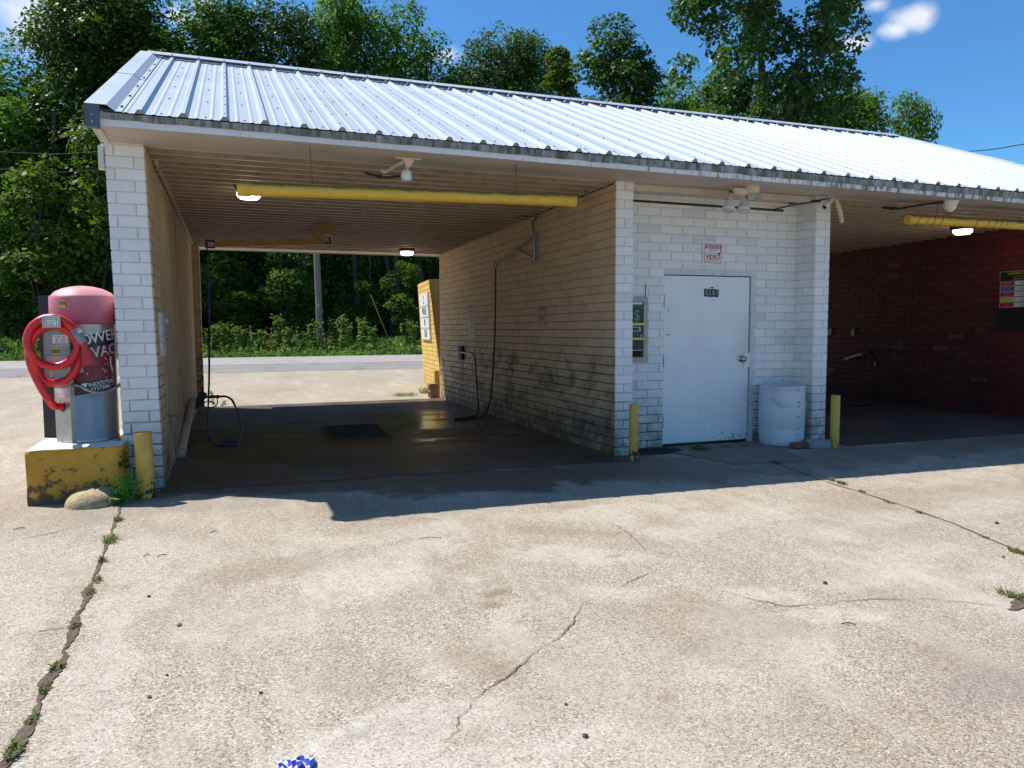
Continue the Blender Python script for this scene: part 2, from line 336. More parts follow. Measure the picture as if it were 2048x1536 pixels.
# ------------------------------------------------------------------ numpy noise for ground masks
def vnoise(x,y,seed):
    r=np.random.default_rng(seed); T=r.random((256,256)); xi=np.floor(x).astype(int); yi=np.floor(y).astype(int); fx=x-xi; fy=y-yi
    fx=fx*fx*(3-2*fx); fy=fy*fy*(3-2*fy); a=T[xi%256,yi%256]; b=T[(xi+1)%256,yi%256]; c=T[xi%256,(yi+1)%256]; d=T[(xi+1)%256,(yi+1)%256]
    return (a*(1-fx)+b*fx)*(1-fy)+(c*(1-fx)+d*fx)*fy
def fbm(x,y,seed,oct=4):
    s=0;a=.5
    for o in range(oct): s=s+a*vnoise(x*2**o,y*2**o,seed+o); a*=.5
    return s/(1-.5**oct)
GY=[-120,-40,-12]+list(np.round(np.arange(-7.6,9.01,.05),3))+[11,13,15,17.4,22,26,27,30,34,45,60,120,300]
GX=[-300,-120,-50,-25,-16]+list(np.round(np.arange(-11,14.01,.06),3))+[16,20,30,45,80,160,300]
PY=[-999,9,17.4,22,26,27,30,34,60,999]; PZ=[0,0,.12,.20,.30,.34,.45,.55,.75,.75]
def gz(y): return float(np.interp(y,PY,PZ))
def blob(x,y,cx,cy,rx,ry,seed,rot=0.0,amp=1.6):
    c,s=math.cos(rot),math.sin(rot); u=((x-cx)*c+(y-cy)*s)/rx; v=(-(x-cx)*s+(y-cy)*c)/ry
    d=np.sqrt(u*u+v*v)+(fbm(x*3.1+seed,y*3.1,seed,5)-.5)*amp*1.5+(fbm(x*11+seed,y*11,seed+3,3)-.5)*.7
    return np.clip((1.15-d)/.35,0,1)
def make_ground():
    xs=np.array(GX,float); ys=np.array(GY,float); nx,ny=len(xs),len(ys)
    X,Y=np.meshgrid(xs,ys); x=X.ravel(); y=Y.ravel(); z=np.interp(y,PY,PZ)
    me=bpy.data.meshes.new('ground'); me.vertices.add(nx*ny); me.vertices.foreach_set('co',np.stack([x,y,z],1).astype(np.float32).ravel())
    i,j=np.meshgrid(np.arange(nx-1),np.arange(ny-1)); a=(j*nx+i).ravel(); q=np.stack([a,a+1,a+nx+1,a+nx],1).astype(np.int32)
    me.loops.add(q.size); me.loops.foreach_set('vertex_index',q.ravel()); me.polygons.add(len(q)); me.polygons.foreach_set('loop_start',np.arange(0,q.size,4,dtype=np.int32)); me.polygons.foreach_set('loop_total',np.full(len(q),4,dtype=np.int32))
    # masks: R wet patches plus painted eave shade, G smooth pale cement, B brown stain, A grey film
    pale=np.zeros_like(x)
    for k,(cx,cy,rx,ry,ro,s) in enumerate([(1.18,-3.27,.45,.35,.2,.8),(1.70,-4.25,.33,.16,.6,.8),(2.60,-3.95,.42,.13,-.9,.8),(1.15,-4.92,.42,.16,.1,.95),(1.6,-5.15,.4,.14,0,.9),(.72,-3.75,.3,.25,.3,.7),(3.37,-4.24,.22,.1,-.5,.9),(3.41,-4.59,.22,.10,-.4,.9),(2.57,-4.76,.45,.22,.4,.7),(4.4,-4.2,.6,.25,.2,.7),(2.7,-3.2,.5,.16,-.6,.75),(1.5,-2.9,.5,.2,.5,.7),(4.9,-3.3,.5,.22,.2,.6),(4.1,-2.8,.7,.25,.3,.6),(1.2,-2.3,.5,.2,-.3,.65),(2.9,-4.6,.3,.3,0,.7),(6.6,-3.,.8,.35,.3,.6),(7.3,-2.4,.8,.3,.3,.6),(-.35,-3.7,.12,.9,0,.75),(.12,-4.2,.13,.9,.1,.7),(.1,-2.6,.2,1.0,.05,.55),(-2.,-3.,.5,.4,0,.4),(3.5,-2.2,.6,.3,0,.5),(2.0,-2.2,.5,.16,.2,.6)]):
        pale=np.maximum(pale,s*blob(x,y,cx,cy,rx,ry,20+k,ro))
    pale=np.maximum(pale,.45*np.clip((fbm(x*.9+3,y*.9,5,5)-.52)*6,0,1))
    brown=np.zeros_like(x)
    for k,(cx,cy,rx,ry,ro,s) in enumerate([(1.96,-3.68,.085,.055,.4,1.),(1.86,-3.82,.07,.045,0,.8),(1.60,-4.45,.22,.10,-.9,.55),(.75,-2.75,.35,.22,.3,.45),(2.7,-2.6,.5,.12,-.5,.4),(3.2,-1.95,.4,.1,0,.45),(.95,-3.0,.04,.03,0,.8),(2.9,-3.3,.05,.035,.3,.7),(3.0,-3.42,.025,.02,0,.8),(4.4,-3.6,.06,.04,0,.6),(1.35,-2.05,.05,.03,0,.7),(2.2,-5.0,.03,.02,0,.8),(3.95,-2.4,.07,.04,.5,.6),(6.6,-2.7,.1,.05,0,.6)]):
        brown=np.maximum(brown,s*blob(x,y,cx,cy,rx,ry,60+k,ro,.7))
    brown=np.maximum(brown,.4*np.clip((fbm(x*.7+9,y*1.1,15,5)-.55)*6,0,1))
    damp_shade=np.zeros_like(x)  # wet concrete by the bay, plus darkening that paints deeper shade under the eave
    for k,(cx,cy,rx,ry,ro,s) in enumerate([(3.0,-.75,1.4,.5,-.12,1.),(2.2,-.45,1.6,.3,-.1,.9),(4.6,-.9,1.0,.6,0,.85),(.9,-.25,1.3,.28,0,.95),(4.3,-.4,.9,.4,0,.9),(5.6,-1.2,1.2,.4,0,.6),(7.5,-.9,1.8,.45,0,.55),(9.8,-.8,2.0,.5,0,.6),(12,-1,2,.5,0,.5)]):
        damp_shade=np.maximum(damp_shade,s*blob(x,y,cx,cy,rx,ry,80+k,ro,1.0))
    film=np.zeros_like(x)
    for k,(cx,cy,rx,ry,ro,s) in enumerate([(.9,-.85,.5,.22,-.3,.6),(.35,-.9,.6,.18,-.2,.55),(3.55,-5.4,.35,.12,0,.6),(1.03,-4.86,.045,.03,0,1.),(-.25,-.9,.3,.35,0,.5)]):
        film=np.maximum(film,s*blob(x,y,cx,cy,rx,ry,100+k,ro,.8))
    at=me.attributes.new('masks','FLOAT_COLOR','POINT'); at.data.foreach_set('color',np.stack([damp_shade,pale,brown,film],1).astype(np.float32).ravel())
    me.update(); me.validate()
    g=G('exposed_aggregate_concrete'); v=g.co('Object'); X3=g.sep(v)
    A=g.N('ShaderNodeAttribute'); A.attribute_name='masks'; sp=g.N('ShaderNodeSeparateColor'); g.L(A.outputs['Color'],sp.inputs[0]); damp_shade_,pale_,brown_=sp.outputs[0],sp.outputs[1],sp.outputs[2]; film_=A.outputs['Alpha']
    wv=g.N('ShaderNodeVectorMath',operation='ADD'); nz=g.N('ShaderNodeTexNoise'); g.L(v,nz.inputs['Vector']); nz.inputs['Scale'].default_value=30; sc=g.N('ShaderNodeVectorMath',operation='SCALE'); g.L(nz.outputs['Color'],sc.inputs[0]); sc.inputs['Scale'].default_value=.010; g.L(v,wv.inputs[0]); g.L(sc.outputs[0],wv.inputs[1]); pv=wv.outputs[0]
    vo=g.N('ShaderNodeTexVoronoi'); g.L(pv,vo.inputs['Vector']); vo.inputs['Scale'].default_value=140; cs=g.N('ShaderNodeSeparateColor'); g.L(vo.outputs['Color'],cs.inputs[0])
    peb=g.ramp(cs.outputs[0],[(.0,(.085,.07,.055)),(.10,(.19,.125,.075)),(.2,(.20,.18,.155)),(.33,(.33,.25,.16)),(.5,(.385,.34,.265)),(.66,(.45,.37,.26)),(.82,(.49,.445,.37)),(1.0,(.66,.625,.545))])
    edge=g.voro(pv,140,'DISTANCE_TO_EDGE'); mtx=g.mix(g.noise(v,160,3),(.27,.22,.165),(.43,.375,.30)); rare=g.mr(edge,.02,.09,1,0)
    c=g.mix(g.math('MULTIPLY',rare,.55),peb,mtx)
    few=g.math('GREATER_THAN',cs.outputs[1],g.mr(g.noise(v,5,5,.65),.3,.7,.2,.75)); palec=g.mix(g.noise(v,22,6,.7),(.49,.44,.36),(.62,.575,.50)); palec=g.mix(g.math('MULTIPLY',few,.6),palec,peb)
    soft=g.math('MULTIPLY',pale_,g.mr(g.noise(v,14,6,.7),.32,.62,.25,1.0)); c=g.mix(soft,c,palec)
    big=g.noise(v,.55,6,.6); c=g.mix(g.mr(big,.3,.7,0,.35),c,(.31,.268,.215)); stk=g.noise(g.mapping(v,(2.6,.55,1)),1.0,7,.68); c=g.mix(g.mr(stk,.52,.70,0,.5),c,(.53,.48,.40)); stk2=g.noise(g.mapping(v,(3.2,.5,1),(7,3,0)),1.0,7,.7); c=g.mix(g.mr(stk2,.55,.72,0,.4),c,(.21,.175,.13)); md=g.noise(v,2.4,7,.65); c=g.mix(g.mr(md,.48,.72,0,.4),c,(.225,.185,.142))
    dark=g.math('GREATER_THAN',g.noise(v,52,3,.55),.715); c=g.mix(g.math('MULTIPLY',dark,.6),c,(.09,.07,.055))
    c=g.mix(g.math('MULTIPLY',brown_,.62),c,(.19,.125,.065)); c=g.mix(g.math('MULTIPLY',film_,.45),c,(.20,.19,.185))
    c=g.mix(g.math('MULTIPLY',damp_shade_,.80),c,(.075,.062,.05))
    g.bump(g.math('ADD',g.math('MULTIPLY',g.math('MULTIPLY',g.mr(edge,0,.22,0,1),g.math('SUBTRACT',1.0,g.math('MULTIPLY',soft,.8))),1.0),g.math('MULTIPLY',g.noise(v,9,5),.5)),.32,.006)
    g.base(c,g.math('SUBTRACT',.85,g.math('MULTIPLY',damp_shade_,.35)),0,.3); me.materials.append(g.m)
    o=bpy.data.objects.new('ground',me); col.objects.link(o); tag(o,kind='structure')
make_ground()
def strip(name,pts,ys,m,z=.004,kind='structure'):
    mb=MB(); 
    for (x0,x1),(ya,yb) in pts: pass
    return mb
def sheet(name,x0,x1,ys,m,dz,nx=1,kind='structure'):
    mb=MB(); xs=np.linspace(x0,x1,nx+1)
    for i in range(nx):
        for a,b in zip(ys[:-1],ys[1:]): mb.quad((xs[i],a,gz(a)+dz),(xs[i+1],a,gz(a)+dz),(xs[i+1],b,gz(b)+dz),(xs[i],b,gz(b)+dz))
    return mb.build(name,m,kind=kind)
def make_asphalt():
    g=G('worn_asphalt'); v=g.co('Object'); Y=g.sep(v)[1]; n=g.noise(v,1.2,6,.65); f=g.noise(v,60,3); c=g.ramp(n,[(.3,(.20,.19,.185)),(.7,(.29,.28,.27))]); c=g.mix(g.mr(f,.45,.7,0,.4),c,(.13,.125,.12))
    lane=g.math('GREATER_THAN',Y,22.2); c=g.mix(g.math('MULTIPLY',lane,.5),c,(.40,.375,.35)); cr=g.voro(g.mapping(v,(.3,.9,1)),1.0,'DISTANCE_TO_EDGE'); c=g.mix(g.math('MULTIPLY',g.math('LESS_THAN',cr,.012),.6),c,(.07,.07,.07)); return g.base(c,.85,0,.3)
sheet('road',-250,250,[17.4,22,26],make_asphalt(),.004)
sheet('road_marking',-250,250,[21.85,22.0],mat('road_line_paint',(.72,.72,.70),.7,var=.25,scale=3),.010)
def make_dirt():
    g=G('verge_soil'); v=g.co('Object'); c=g.ramp(g.noise(v,.9,7,.65),[(.3,(.055,.075,.02)),(.5,(.09,.12,.03)),(.72,(.17,.145,.09))]); return g.base(c,.95,0,.1)
sheet('verge',-250,250,[26,27,30,34,60,120],make_dirt(),.004)
# bay floors, slab
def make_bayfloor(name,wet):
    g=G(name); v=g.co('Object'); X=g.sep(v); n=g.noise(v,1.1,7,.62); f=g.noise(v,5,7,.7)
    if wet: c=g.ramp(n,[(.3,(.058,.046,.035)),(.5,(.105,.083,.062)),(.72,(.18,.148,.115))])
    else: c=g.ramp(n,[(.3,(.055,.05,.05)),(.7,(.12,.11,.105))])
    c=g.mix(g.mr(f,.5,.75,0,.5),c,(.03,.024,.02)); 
    if wet:
        alg=g.math('MULTIPLY',g.mr(g.noise(g.mapping(v,(.6,4,1)),1.6,6,.6),.58,.66,0,.8),g.math('MULTIPLY',g.math('GREATER_THAN',X[1],1.2),g.math('LESS_THAN',X[1],2.6))); c=g.mix(alg,c,(.05,.065,.03))
    # standing water
    wn=g.math('ADD',g.noise(g.mapping(v,(.5,1.0,1)),1.4,5,.6),0.0)
    yr=g.math('MULTIPLY',g.mr(X[1],.9,2.0,0,1),g.mr(X[1],6.4,4.6,0,1)); water=g.math('MULTIPLY',g.math('MULTIPLY',g.mr(wn,.43,.53,0,1),yr),g.mr(X[0],2.2,3.1,.25,1)) if wet else g.math('MULTIPLY',g.mr(wn,.55,.65,0,1),.5)
    rip=g.noise(g.mapping(v,(2.2,7,1)),2.2,3,.5); h=g.mix(water,g.noise(v,60,5,.7),g.math('MULTIPLY',rip,1.0)); g.bump(h,.22 if wet else .25,.02)
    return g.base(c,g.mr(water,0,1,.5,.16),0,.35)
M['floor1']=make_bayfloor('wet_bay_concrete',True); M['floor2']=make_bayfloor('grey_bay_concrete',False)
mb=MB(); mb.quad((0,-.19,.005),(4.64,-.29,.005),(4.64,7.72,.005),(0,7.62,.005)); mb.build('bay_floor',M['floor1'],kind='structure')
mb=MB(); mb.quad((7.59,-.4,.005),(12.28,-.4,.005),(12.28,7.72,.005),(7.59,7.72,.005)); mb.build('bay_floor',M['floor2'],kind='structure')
mb=MB(); P=[(5.35,-.02),(5.56,-.93),(6.42,-1.04),(6.75,-.05)]; mb.prism(P,.0,.014,0,lambda a,b,t:(a,b,t)); mb.prism([(4.86,-.02),(5.33,-.02),(6.74,.0),(7.36,.0),(7.36,.33),(4.86,.33)],.0,.010,0,lambda a,b,t:(a,b,t))
mb.build('door_slab',mat('smooth_slab_concrete',(.19,.16,.135),.85,var=.25,scale=4,bump=.3),kind='structure')
# joints and cracks in the pavement
def ribbon(mb,pts,w,z,jit=.35,step=.02,wob=.012,mi=0):
    P=[Vector((a,b,0)) for a,b in pts]; Q=[]
    for a,b in zip(P[:-1],P[1:]):
        n=max(1,int((b-a).length/step))
        for k in range(n): Q.append(a.lerp(b,k/n))
    Q.append(P[-1]); L=[];Rr=[]; p1,p2,p3,p4=[random.uniform(0,6.28) for _ in range(4)]; dd=0
    for i,q in enumerate(Q):
        t=(Q[min(i+1,len(Q)-1)]-Q[max(i-1,0)]).normalized(); n=Vector((-t.y,t.x,0)); dd+=step; q=q+n*(wob*.45*(math.sin(dd*17+p1)+.6*math.sin(dd*41+p2))+random.uniform(-wob,wob)*.6); e=.25+.75*min(1,min(i,len(Q)-1-i)/6)
        L.append(q+n*w*e*(1+jit*math.sin(dd*13+p3)+random.uniform(-jit,jit)*.5)*.5); Rr.append(q-n*w*e*(1+jit*math.sin(dd*11+p4)+random.uniform(-jit,jit)*.5)*.5)
    vs=[(p.x,p.y,z) for p in L]+[(p.x,p.y,z) for p in Rr]; n=len(Q); mb.add(vs,[(i,n+i,n+i+1,i+1) for i in range(n-1)],mi)
M['crack']=mat('crack_dirt',(.14,.11,.08),.95,var=.4,scale=30); M['soil']=mat('joint_soil',(.13,.095,.062),.95,var=.5,scale=40,grime=(.06,.07,.025),gscale=12,bump=1.0,bscale=80)
mb=MB(); ribbon(mb,[(-.25,-.61),(-.22,-1.14),(-.175,-1.93),(-.137,-2.69)],.016,.005,.6,wob=.006)
ribbon(mb,[(-.137,-2.69),(-.107,-3.36),(-.085,-3.73),(-.088,-4.03),(-.081,-4.30),(-.078,-4.55),(-.087,-4.9),(-.09,-5.6)],.034,.005,.6,wob=.010)
ribbon(mb,[(6.20,-.60),(6.01,-.99),(5.81,-1.88),(5.674,-2.91),(5.56,-3.46),(5.31,-4.2),(5.0,-5.2)],.013,.005,.5,wob=.005)
mb.build('pavement_joint',M['soil'],kind='structure')
mb=MB()
CR=[[(-.88,-1.52),(-.73,-1.49),(-.61,-1.41),(-.48,-1.29),(-.37,-1.25)],[(-.37,-3.44),(-.32,-3.40),(-.21,-3.38),(-.11,-3.40)],
[(2.45,-3.92),(2.36,-3.98),(2.31,-4.02),(2.21,-4.13),(2.16,-4.22),(2.05,-4.33),(1.98,-4.38),(1.92,-4.41),(1.84,-4.48),(1.77,-4.55),(1.69,-4.62),(1.60,-4.67),(1.56,-4.70),(1.49,-4.76),(1.46,-4.82),(1.40,-4.86),(1.37,-4.95),(1.33,-4.98),(1.30,-5.01)],
[(2.57,-3.86),(2.67,-3.81),(2.76,-3.75),(2.87,-3.70),(2.94,-3.67)],[(3.23,-2.54),(3.24,-2.70),(3.20,-2.91),(3.17,-3.08),(3.11,-3.31)],[(1.34,-1.97),(1.48,-1.89),(1.62,-1.83),(1.77,-1.93),(1.97,-1.94),(2.09,-2.07)],
[(3.09,-4.03),(3.14,-4.15),(3.19,-4.26),(3.24,-4.30),(3.28,-4.39),(3.35,-4.41),(3.43,-4.42),(3.50,-4.46),(3.61,-4.43),(3.71,-4.46),(3.83,-4.49),(3.93,-4.54),(4.07,-4.57),(4.13,-4.64),(4.19,-4.68),(4.25,-4.73),(4.34,-4.78)],[(3.15,-4.44),(3.25,-4.43),(3.35,-4.41)],[(.0,-.33),(.8,-.28),(2.25,-.32),(4.07,-.38)],[(5.35,-.03),(5.56,-.95),(6.42,-1.06)],[(1.6,-.95),(1.62,-1.2),(1.58,-1.5)],[(-2.5,-.8),(-2.1,-1.9),(-1.9,-3.2)]]
for k,c in enumerate(CR): ribbon(mb,c,.0045 if k not in(1,) else .010,.005,.6,.022,.009)
mb.build('pavement_crack',M['crack'],kind='structure')

# ------------------------------------------------------------------ the car wash building
def brick_face(mb,O,u,L,H,mi=0,mm=1,course=.1017,blen=.305,joint=.0085,depth=.008,openings=(),off=0.0,jit=.0012,shear=0.0,z0=0.0,edge=True,mdepth=None):
    """courses of bricks standing proud of a mortar plane; u is the horizontal direction, outward normal = u x Z"""
    O=Vector(O); u=Vector(u).normalized(); n=u.cross(Vector((0,0,1)))
    lean=lambda z: u*(shear*(1.5-z))
    def Pt(a,z,d): return O+u*a+Vector((0,0,z))+n*d+lean(z)
    # mortar plane, cut around openings by columns
    cuts=sorted({0.0,L}|{x for o in openings for x in o[:2] if 0<x<L})
    for a,b in zip(cuts[:-1],cuts[1:]):
        spans=[(0,H)]
        for o in openings:
            if o[0]<=a+1e-6 and o[1]>=b-1e-6:
                new=[]
                for s,e in spans:
                    if o[2]>s: new.append((s,min(e,o[2])))
                    if o[3]<e: new.append((max(s,o[3]),e))
                spans=new
        for s,e in spans:
            if e-s>.001: mb.quad(Pt(a,s,-.001),Pt(b,s,-.001),Pt(b,e,-.001),Pt(a,e,-.001),mm)
    nrow=int(math.ceil(H/course)); j=joint/2
    for r in range(nrow):
        za=r*course+j; zb=min(H,(r+1)*course-j)
        if zb-za<.01: continue
        a=-(blen*.5 if r%2 else 0)-off; 
        while a<L:
            a0=max(0,a+j if a>0 else a); a1=min(L,a+blen-j); a0=max(a0,0) 
            segs=[(a0,a1)]
            for o in openings:
                if zb>o[2]+.01 and za<o[3]-.01:
                    ns=[]
                    for s,e in segs:
                        if e<=o[0] or s>=o[1]: ns.append((s,e)); continue
                        if s<o[0]: ns.append((s,o[0]))
                        if e>o[1]: ns.append((o[1],e))
                    segs=ns
            for s,e in segs:
                if e-s<.02: continue
                d=depth+random.uniform(-jit,jit); q=random.uniform(-.0012,.0012); c=.0028; t=random.uniform(.93,1.03) if random.random()>.04 else random.uniform(.82,.92)
                t=random.random() if mb is RED else t
                z1,z2=za+q,zb+q
                e1=0 if s<=1e-6 else c; e2=0 if e>=L-1e-6 else c
                vs=[Pt(s,z1,0),Pt(e,z1,0),Pt(e,z2,0),Pt(s,z2,0),Pt(s+e1,z1+c,d),Pt(e-e2,z1+c,d),Pt(e-e2,z2-c,d),Pt(s+e1,z2-c,d)]
                mb.add(vs,[(4,5,6,7),(0,1,5,4),(1,2,6,5),(2,3,7,6),(3,0,4,7)],mi,False,t)
            a+=blen
RED=None
def zc(x,y): return 3.06-.0033*x-.0085*y
B=empty('car_wash',(0,0,0),0,'white painted brick self-service car wash with silver ribbed metal roof and two open bays','car wash')
WB=[M['white_brick'],M['white_mortar']]; TB=[M['tan_brick'],M['tan_mortar']]; D=7.57; W=4.6325
# end wall: pier front (white), pier inner return (cream), outer side (white)
mb=MB(); brick_face(mb,(-.308,0,0),(1,0,0),.302,3.10,off=.09)
brick_face(mb,(-.308,D,0),(0,-1,0),D,3.10)
brick_face(mb,(-.006,D,0),(-1,0,0),.30,3.10)
mb.box(-.30,-.020,.02,.5,0,3.1,1)
mb.v=[(x+.0205*(1.5-z),y,z) for x,y,z in mb.v]
e=mb.build('end_wall',WB,B)
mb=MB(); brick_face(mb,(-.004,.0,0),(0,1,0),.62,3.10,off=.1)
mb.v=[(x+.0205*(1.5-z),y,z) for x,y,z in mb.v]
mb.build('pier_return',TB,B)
mb=MB(); mb.box(-.20,-.008,.62,7.29,0,3.09); mb.v=[(x+.016*(1.5-z)*(1 if y<1 else .3),y,z) for x,y,z in mb.v]; mb.build('rendered_wall',M['stucco'],B)
g_=MB(); fn=plane_fn((-.0105,0,0),(0,1,0),(0,0,1))
for a,b in (((3.75,1.42),(3.8,1.1)),((4.15,1.45),(4.2,1.08)),((4.5,1.42),(4.28,1.15)),((4.5,1.42),(4.62,1.05)),((4.33,1.25),(4.6,1.22)),((5.0,1.42),(5.04,1.08)),((5.05,1.42),(5.75,1.3)),((5.75,1.3),(5.3,1.16)),((4.85,1.4),(4.45,1.1))):
    p,q=fn(*a),fn(*b); g_.tube([p,p.lerp(q,.5)+Vector((0,random.uniform(-.02,.02),.01)),q],.009,5)
g_.build('scratched_marks',mat('dark_scratch',(.10,.065,.045),.9),B)
mb=MB(); brick_face(mb,(-.02,7.29,0),(1,0,0),.12,3.05,off=.05); brick_face(mb,(.10,7.29,0),(0,1,0),D-7.29,3.05); mb.box(-.02,.098,7.3,D,0,3.05,1); mb.build('rear_pier',TB,B)
# divider wall seen inside the bay
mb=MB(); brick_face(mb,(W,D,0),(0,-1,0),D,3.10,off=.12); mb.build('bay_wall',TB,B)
# front of the equipment room
mb=MB(); brick_face(mb,(W,0,0),(1,0,0),.21,3.10,off=.05); brick_face(mb,(W+.21,0,0),(0,1,0),.336,3.1)
brick_face(mb,(W+.21,.336,0),(1,0,0),7.384-W-.21,3.10,off=.21,openings=[(5.452-W-.21,6.755-W-.21,0,2.135),(4.90-W-.21,5.20-W-.21,1.06,1.78)])
brick_face(mb,(7.384,.336,0),(0,-1,0),.336,3.10,off=.17); brick_face(mb,(7.384,0,0),(1,0,0),.21,3.10,off=.17); brick_face(mb,(7.594,0,0),(0,1,0),D,3.10,off=0)
brick_face(mb,(7.594,D,0),(-1,0,0),7.594-W,3.10)
mb.box(6.755,6.80,.345,.42,0,2.1,1); mb.box(5.40,6.80,.47,.50,0,2.2,1); mb.box(4.88,5.22,.44,.46,1.0,1.85,1)
mb.build('room_wall',WB,B)
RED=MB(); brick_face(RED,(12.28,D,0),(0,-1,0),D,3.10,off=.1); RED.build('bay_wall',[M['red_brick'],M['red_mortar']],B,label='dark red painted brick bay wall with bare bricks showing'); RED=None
mb=MB(); brick_face(mb,(12.28,0,0),(1,0,0),.32,3.1); brick_face(mb,(12.60,0,0),(0,1,0),D,3.1); mb.box(12.29,12.59,.02,D-.02,0,3.1,1); mb.build('end_wall',WB,B)
# flat attic lid keeps light out of the roof space
mb=MB()
for xa,xb in ((W+.02,7.58),): mb.box(xa,xb,.02,D-.02,3.10,3.11)
mb.build('room_ceiling',M['soffit'],B)
# ceilings with ribs along X
for xa,xb in ((-.03,W),(7.59,12.29)):
    mb=MB(); prof=[]; y=.0; p=.236
    while y<D:
        prof+= [(y,0),(y+.055,0),(y+.066,-.004),(y+.085,-.004),(y+.096,0),(y+.15,0),(y+.163,-.040),(y+.201,-.040),(y+.214,0)]; y+=p
    prof=[q for q in prof if q[0]<=D]+[(D,0)]
    def ce(x,y,d): return (x,y,zc(x,y)+d+.012)
    n=len(prof); vs=[ce(xa,*q) for q in prof]+[ce(xb,*q) for q in prof]; mb.add(vs,[(i,i+1,n+i+1,n+i) for i in range(n-1) if abs(prof[i][1]-prof[i+1][1])<.01]); mb.add(vs,[(i,i+1,n+i+1,n+i) for i in range(n-1) if abs(prof[i][1]-prof[i+1][1])>=.01],2)
    sc_=MB()
    for k in range(60): 
        q=prof[9*random.randrange((n-1)//9)+6]; xx=random.uniform(xa+.1,xb-.1); mb.lathe([(.0,0),(.012,.001),(.011,.009),(0,.011)],6,ce(xx,q[0]+.014,q[1]-.010),1)
    c=mb.build('ceiling',[M['ceiling'],M['screw'],M['ceiling_side']],B)
mb=MB(); mb.box(-.375,2.9,7.60,7.72,2.962,2.985); mb.build('rear_board',M['soffit'],B)
mb=MB(); mb.box(-.375,12.6,8.19,8.21,2.97,3.13); mb.build('rear_fascia',M['white_trim'],B)
mb=MB(); mb.obox((.012,3.95,zc(0,3.95)-.012),(.018,0,0),(0,3.33,-.0285),(0,0,.022)); mb.build('ceiling_trim',M['soffit'],B)
mb=MB(); mb.obox((W-.022,3.8,zc(4.6,3.8)-.006),(.014,0,0),(0,3.75,-.0319),(0,0,.010)); mb.build('ceiling_trim',M['soffit'],B)
mb=MB(); mb.obox((W-.012,3.8,zc(4.6,3.8)-.020),(.008,0,0),(0,3.75,-.0319),(0,0,.009)); mb.build('dark_gap_trim',M['black_steel'],B)
mb=MB(); mb.tube([(W+.215,.322,2.905),(7.15,.322,2.895)],.014,6); mb.build('dark_gap_trim',M['black_steel'],B)
def oy(x): return .037*min(7.5,max(0,x-.9))
# soffit
mb=MB()
for i in range(24):
    xa=-.375+i*12.98/24; xb=-.375+(i+1)*12.98/24
    for (ya,yb) in ((-.60,.03),):
        mb.quad((xa,ya-oy(xa),zc(xa,0)+.012-.3*oy(xa)),(xa,yb,zc(xa,0)+.004),(xb,yb,zc(xb,0)+.004),(xb,ya-oy(xb),zc(xb,0)+.012-.3*oy(xb)))
so=mb.build('soffit',M['soffit'],B)
mb=MB(); mb.box(W,7.59,.031,.345,3.036,3.05); mb.build('recess_ceiling',M['soffit'],B)
mb=MB(); mb.box(-.375,12.6,7.575,8.19,2.986,2.996); mb.build('rear_soffit',M['soffit'],B)
mb=MB(); mb.box(W+.22,7.37,.02,.30,2.985,3.03); mb.box(W+.22,7.37,.02,.12,2.962,2.985); mb.build('recess_trim',M['soffit'],B)
# fascia: white strip below, mossy drip board above
def eave(x): return 3.162+.018*min(1,max(0,x)/5)
mb=MB(); mbf=MB(); N=130; SL0=.426; JIT=[random.uniform(0,.010) for _ in range(N+1)]
for i in range(N):
    xa=-.285+i*12.88/N; xb=-.285+(i+1)*12.88/N; w=lambda x: .004*math.sin(x*2.1)+.003*math.sin(x*5.3+1)
    for (xq) in (0,):
        za,zb=zc(xa,0)-.002-.32*oy(xa),zc(xb,0)-.002-.32*oy(xb); ta,tb=za+.054,zb+.054; oa,ob=oy(xa),oy(xb)
        ea,eb=eave(xa)-oa*SL0-.006,eave(xb)-ob*SL0-.006
        mb.add([(xa,-.615+w(xa)-oa,za),(xb,-.615+w(xb)-ob,zb),(xb,-.615+w(xb)-ob,tb),(xa,-.615+w(xa)-oa,ta),(xa,-.595-oa,za),(xb,-.595-ob,zb),(xb,-.595-ob,tb),(xa,-.595-oa,ta)],[(0,1,2,3),(4,5,1,0),(3,2,6,7)])
        y2=-.632; j1,j2=JIT[i],JIT[i+1]
        mbf.add([(xa,y2+w(xa)-oa,ta-j1),(xb,y2+w(xb)-ob,tb-j2),(xb,y2+w(xb)-.004-ob,eb),(xa,y2+w(xa)-.004-oa,ea),(xa,-.60-oa,ta-j1),(xb,-.60-ob,tb-j2),(xb,-.6-ob,eb+.002),(xa,-.6-oa,ea+.002)],[(0,1,2,3),(4,5,1,0),(3,2,6,7)])
fa=mb.build('fascia',M['strip'],B); mbf.build('drip_board',M['fascia'],B,label='grey mossy drip board under the roof edge')
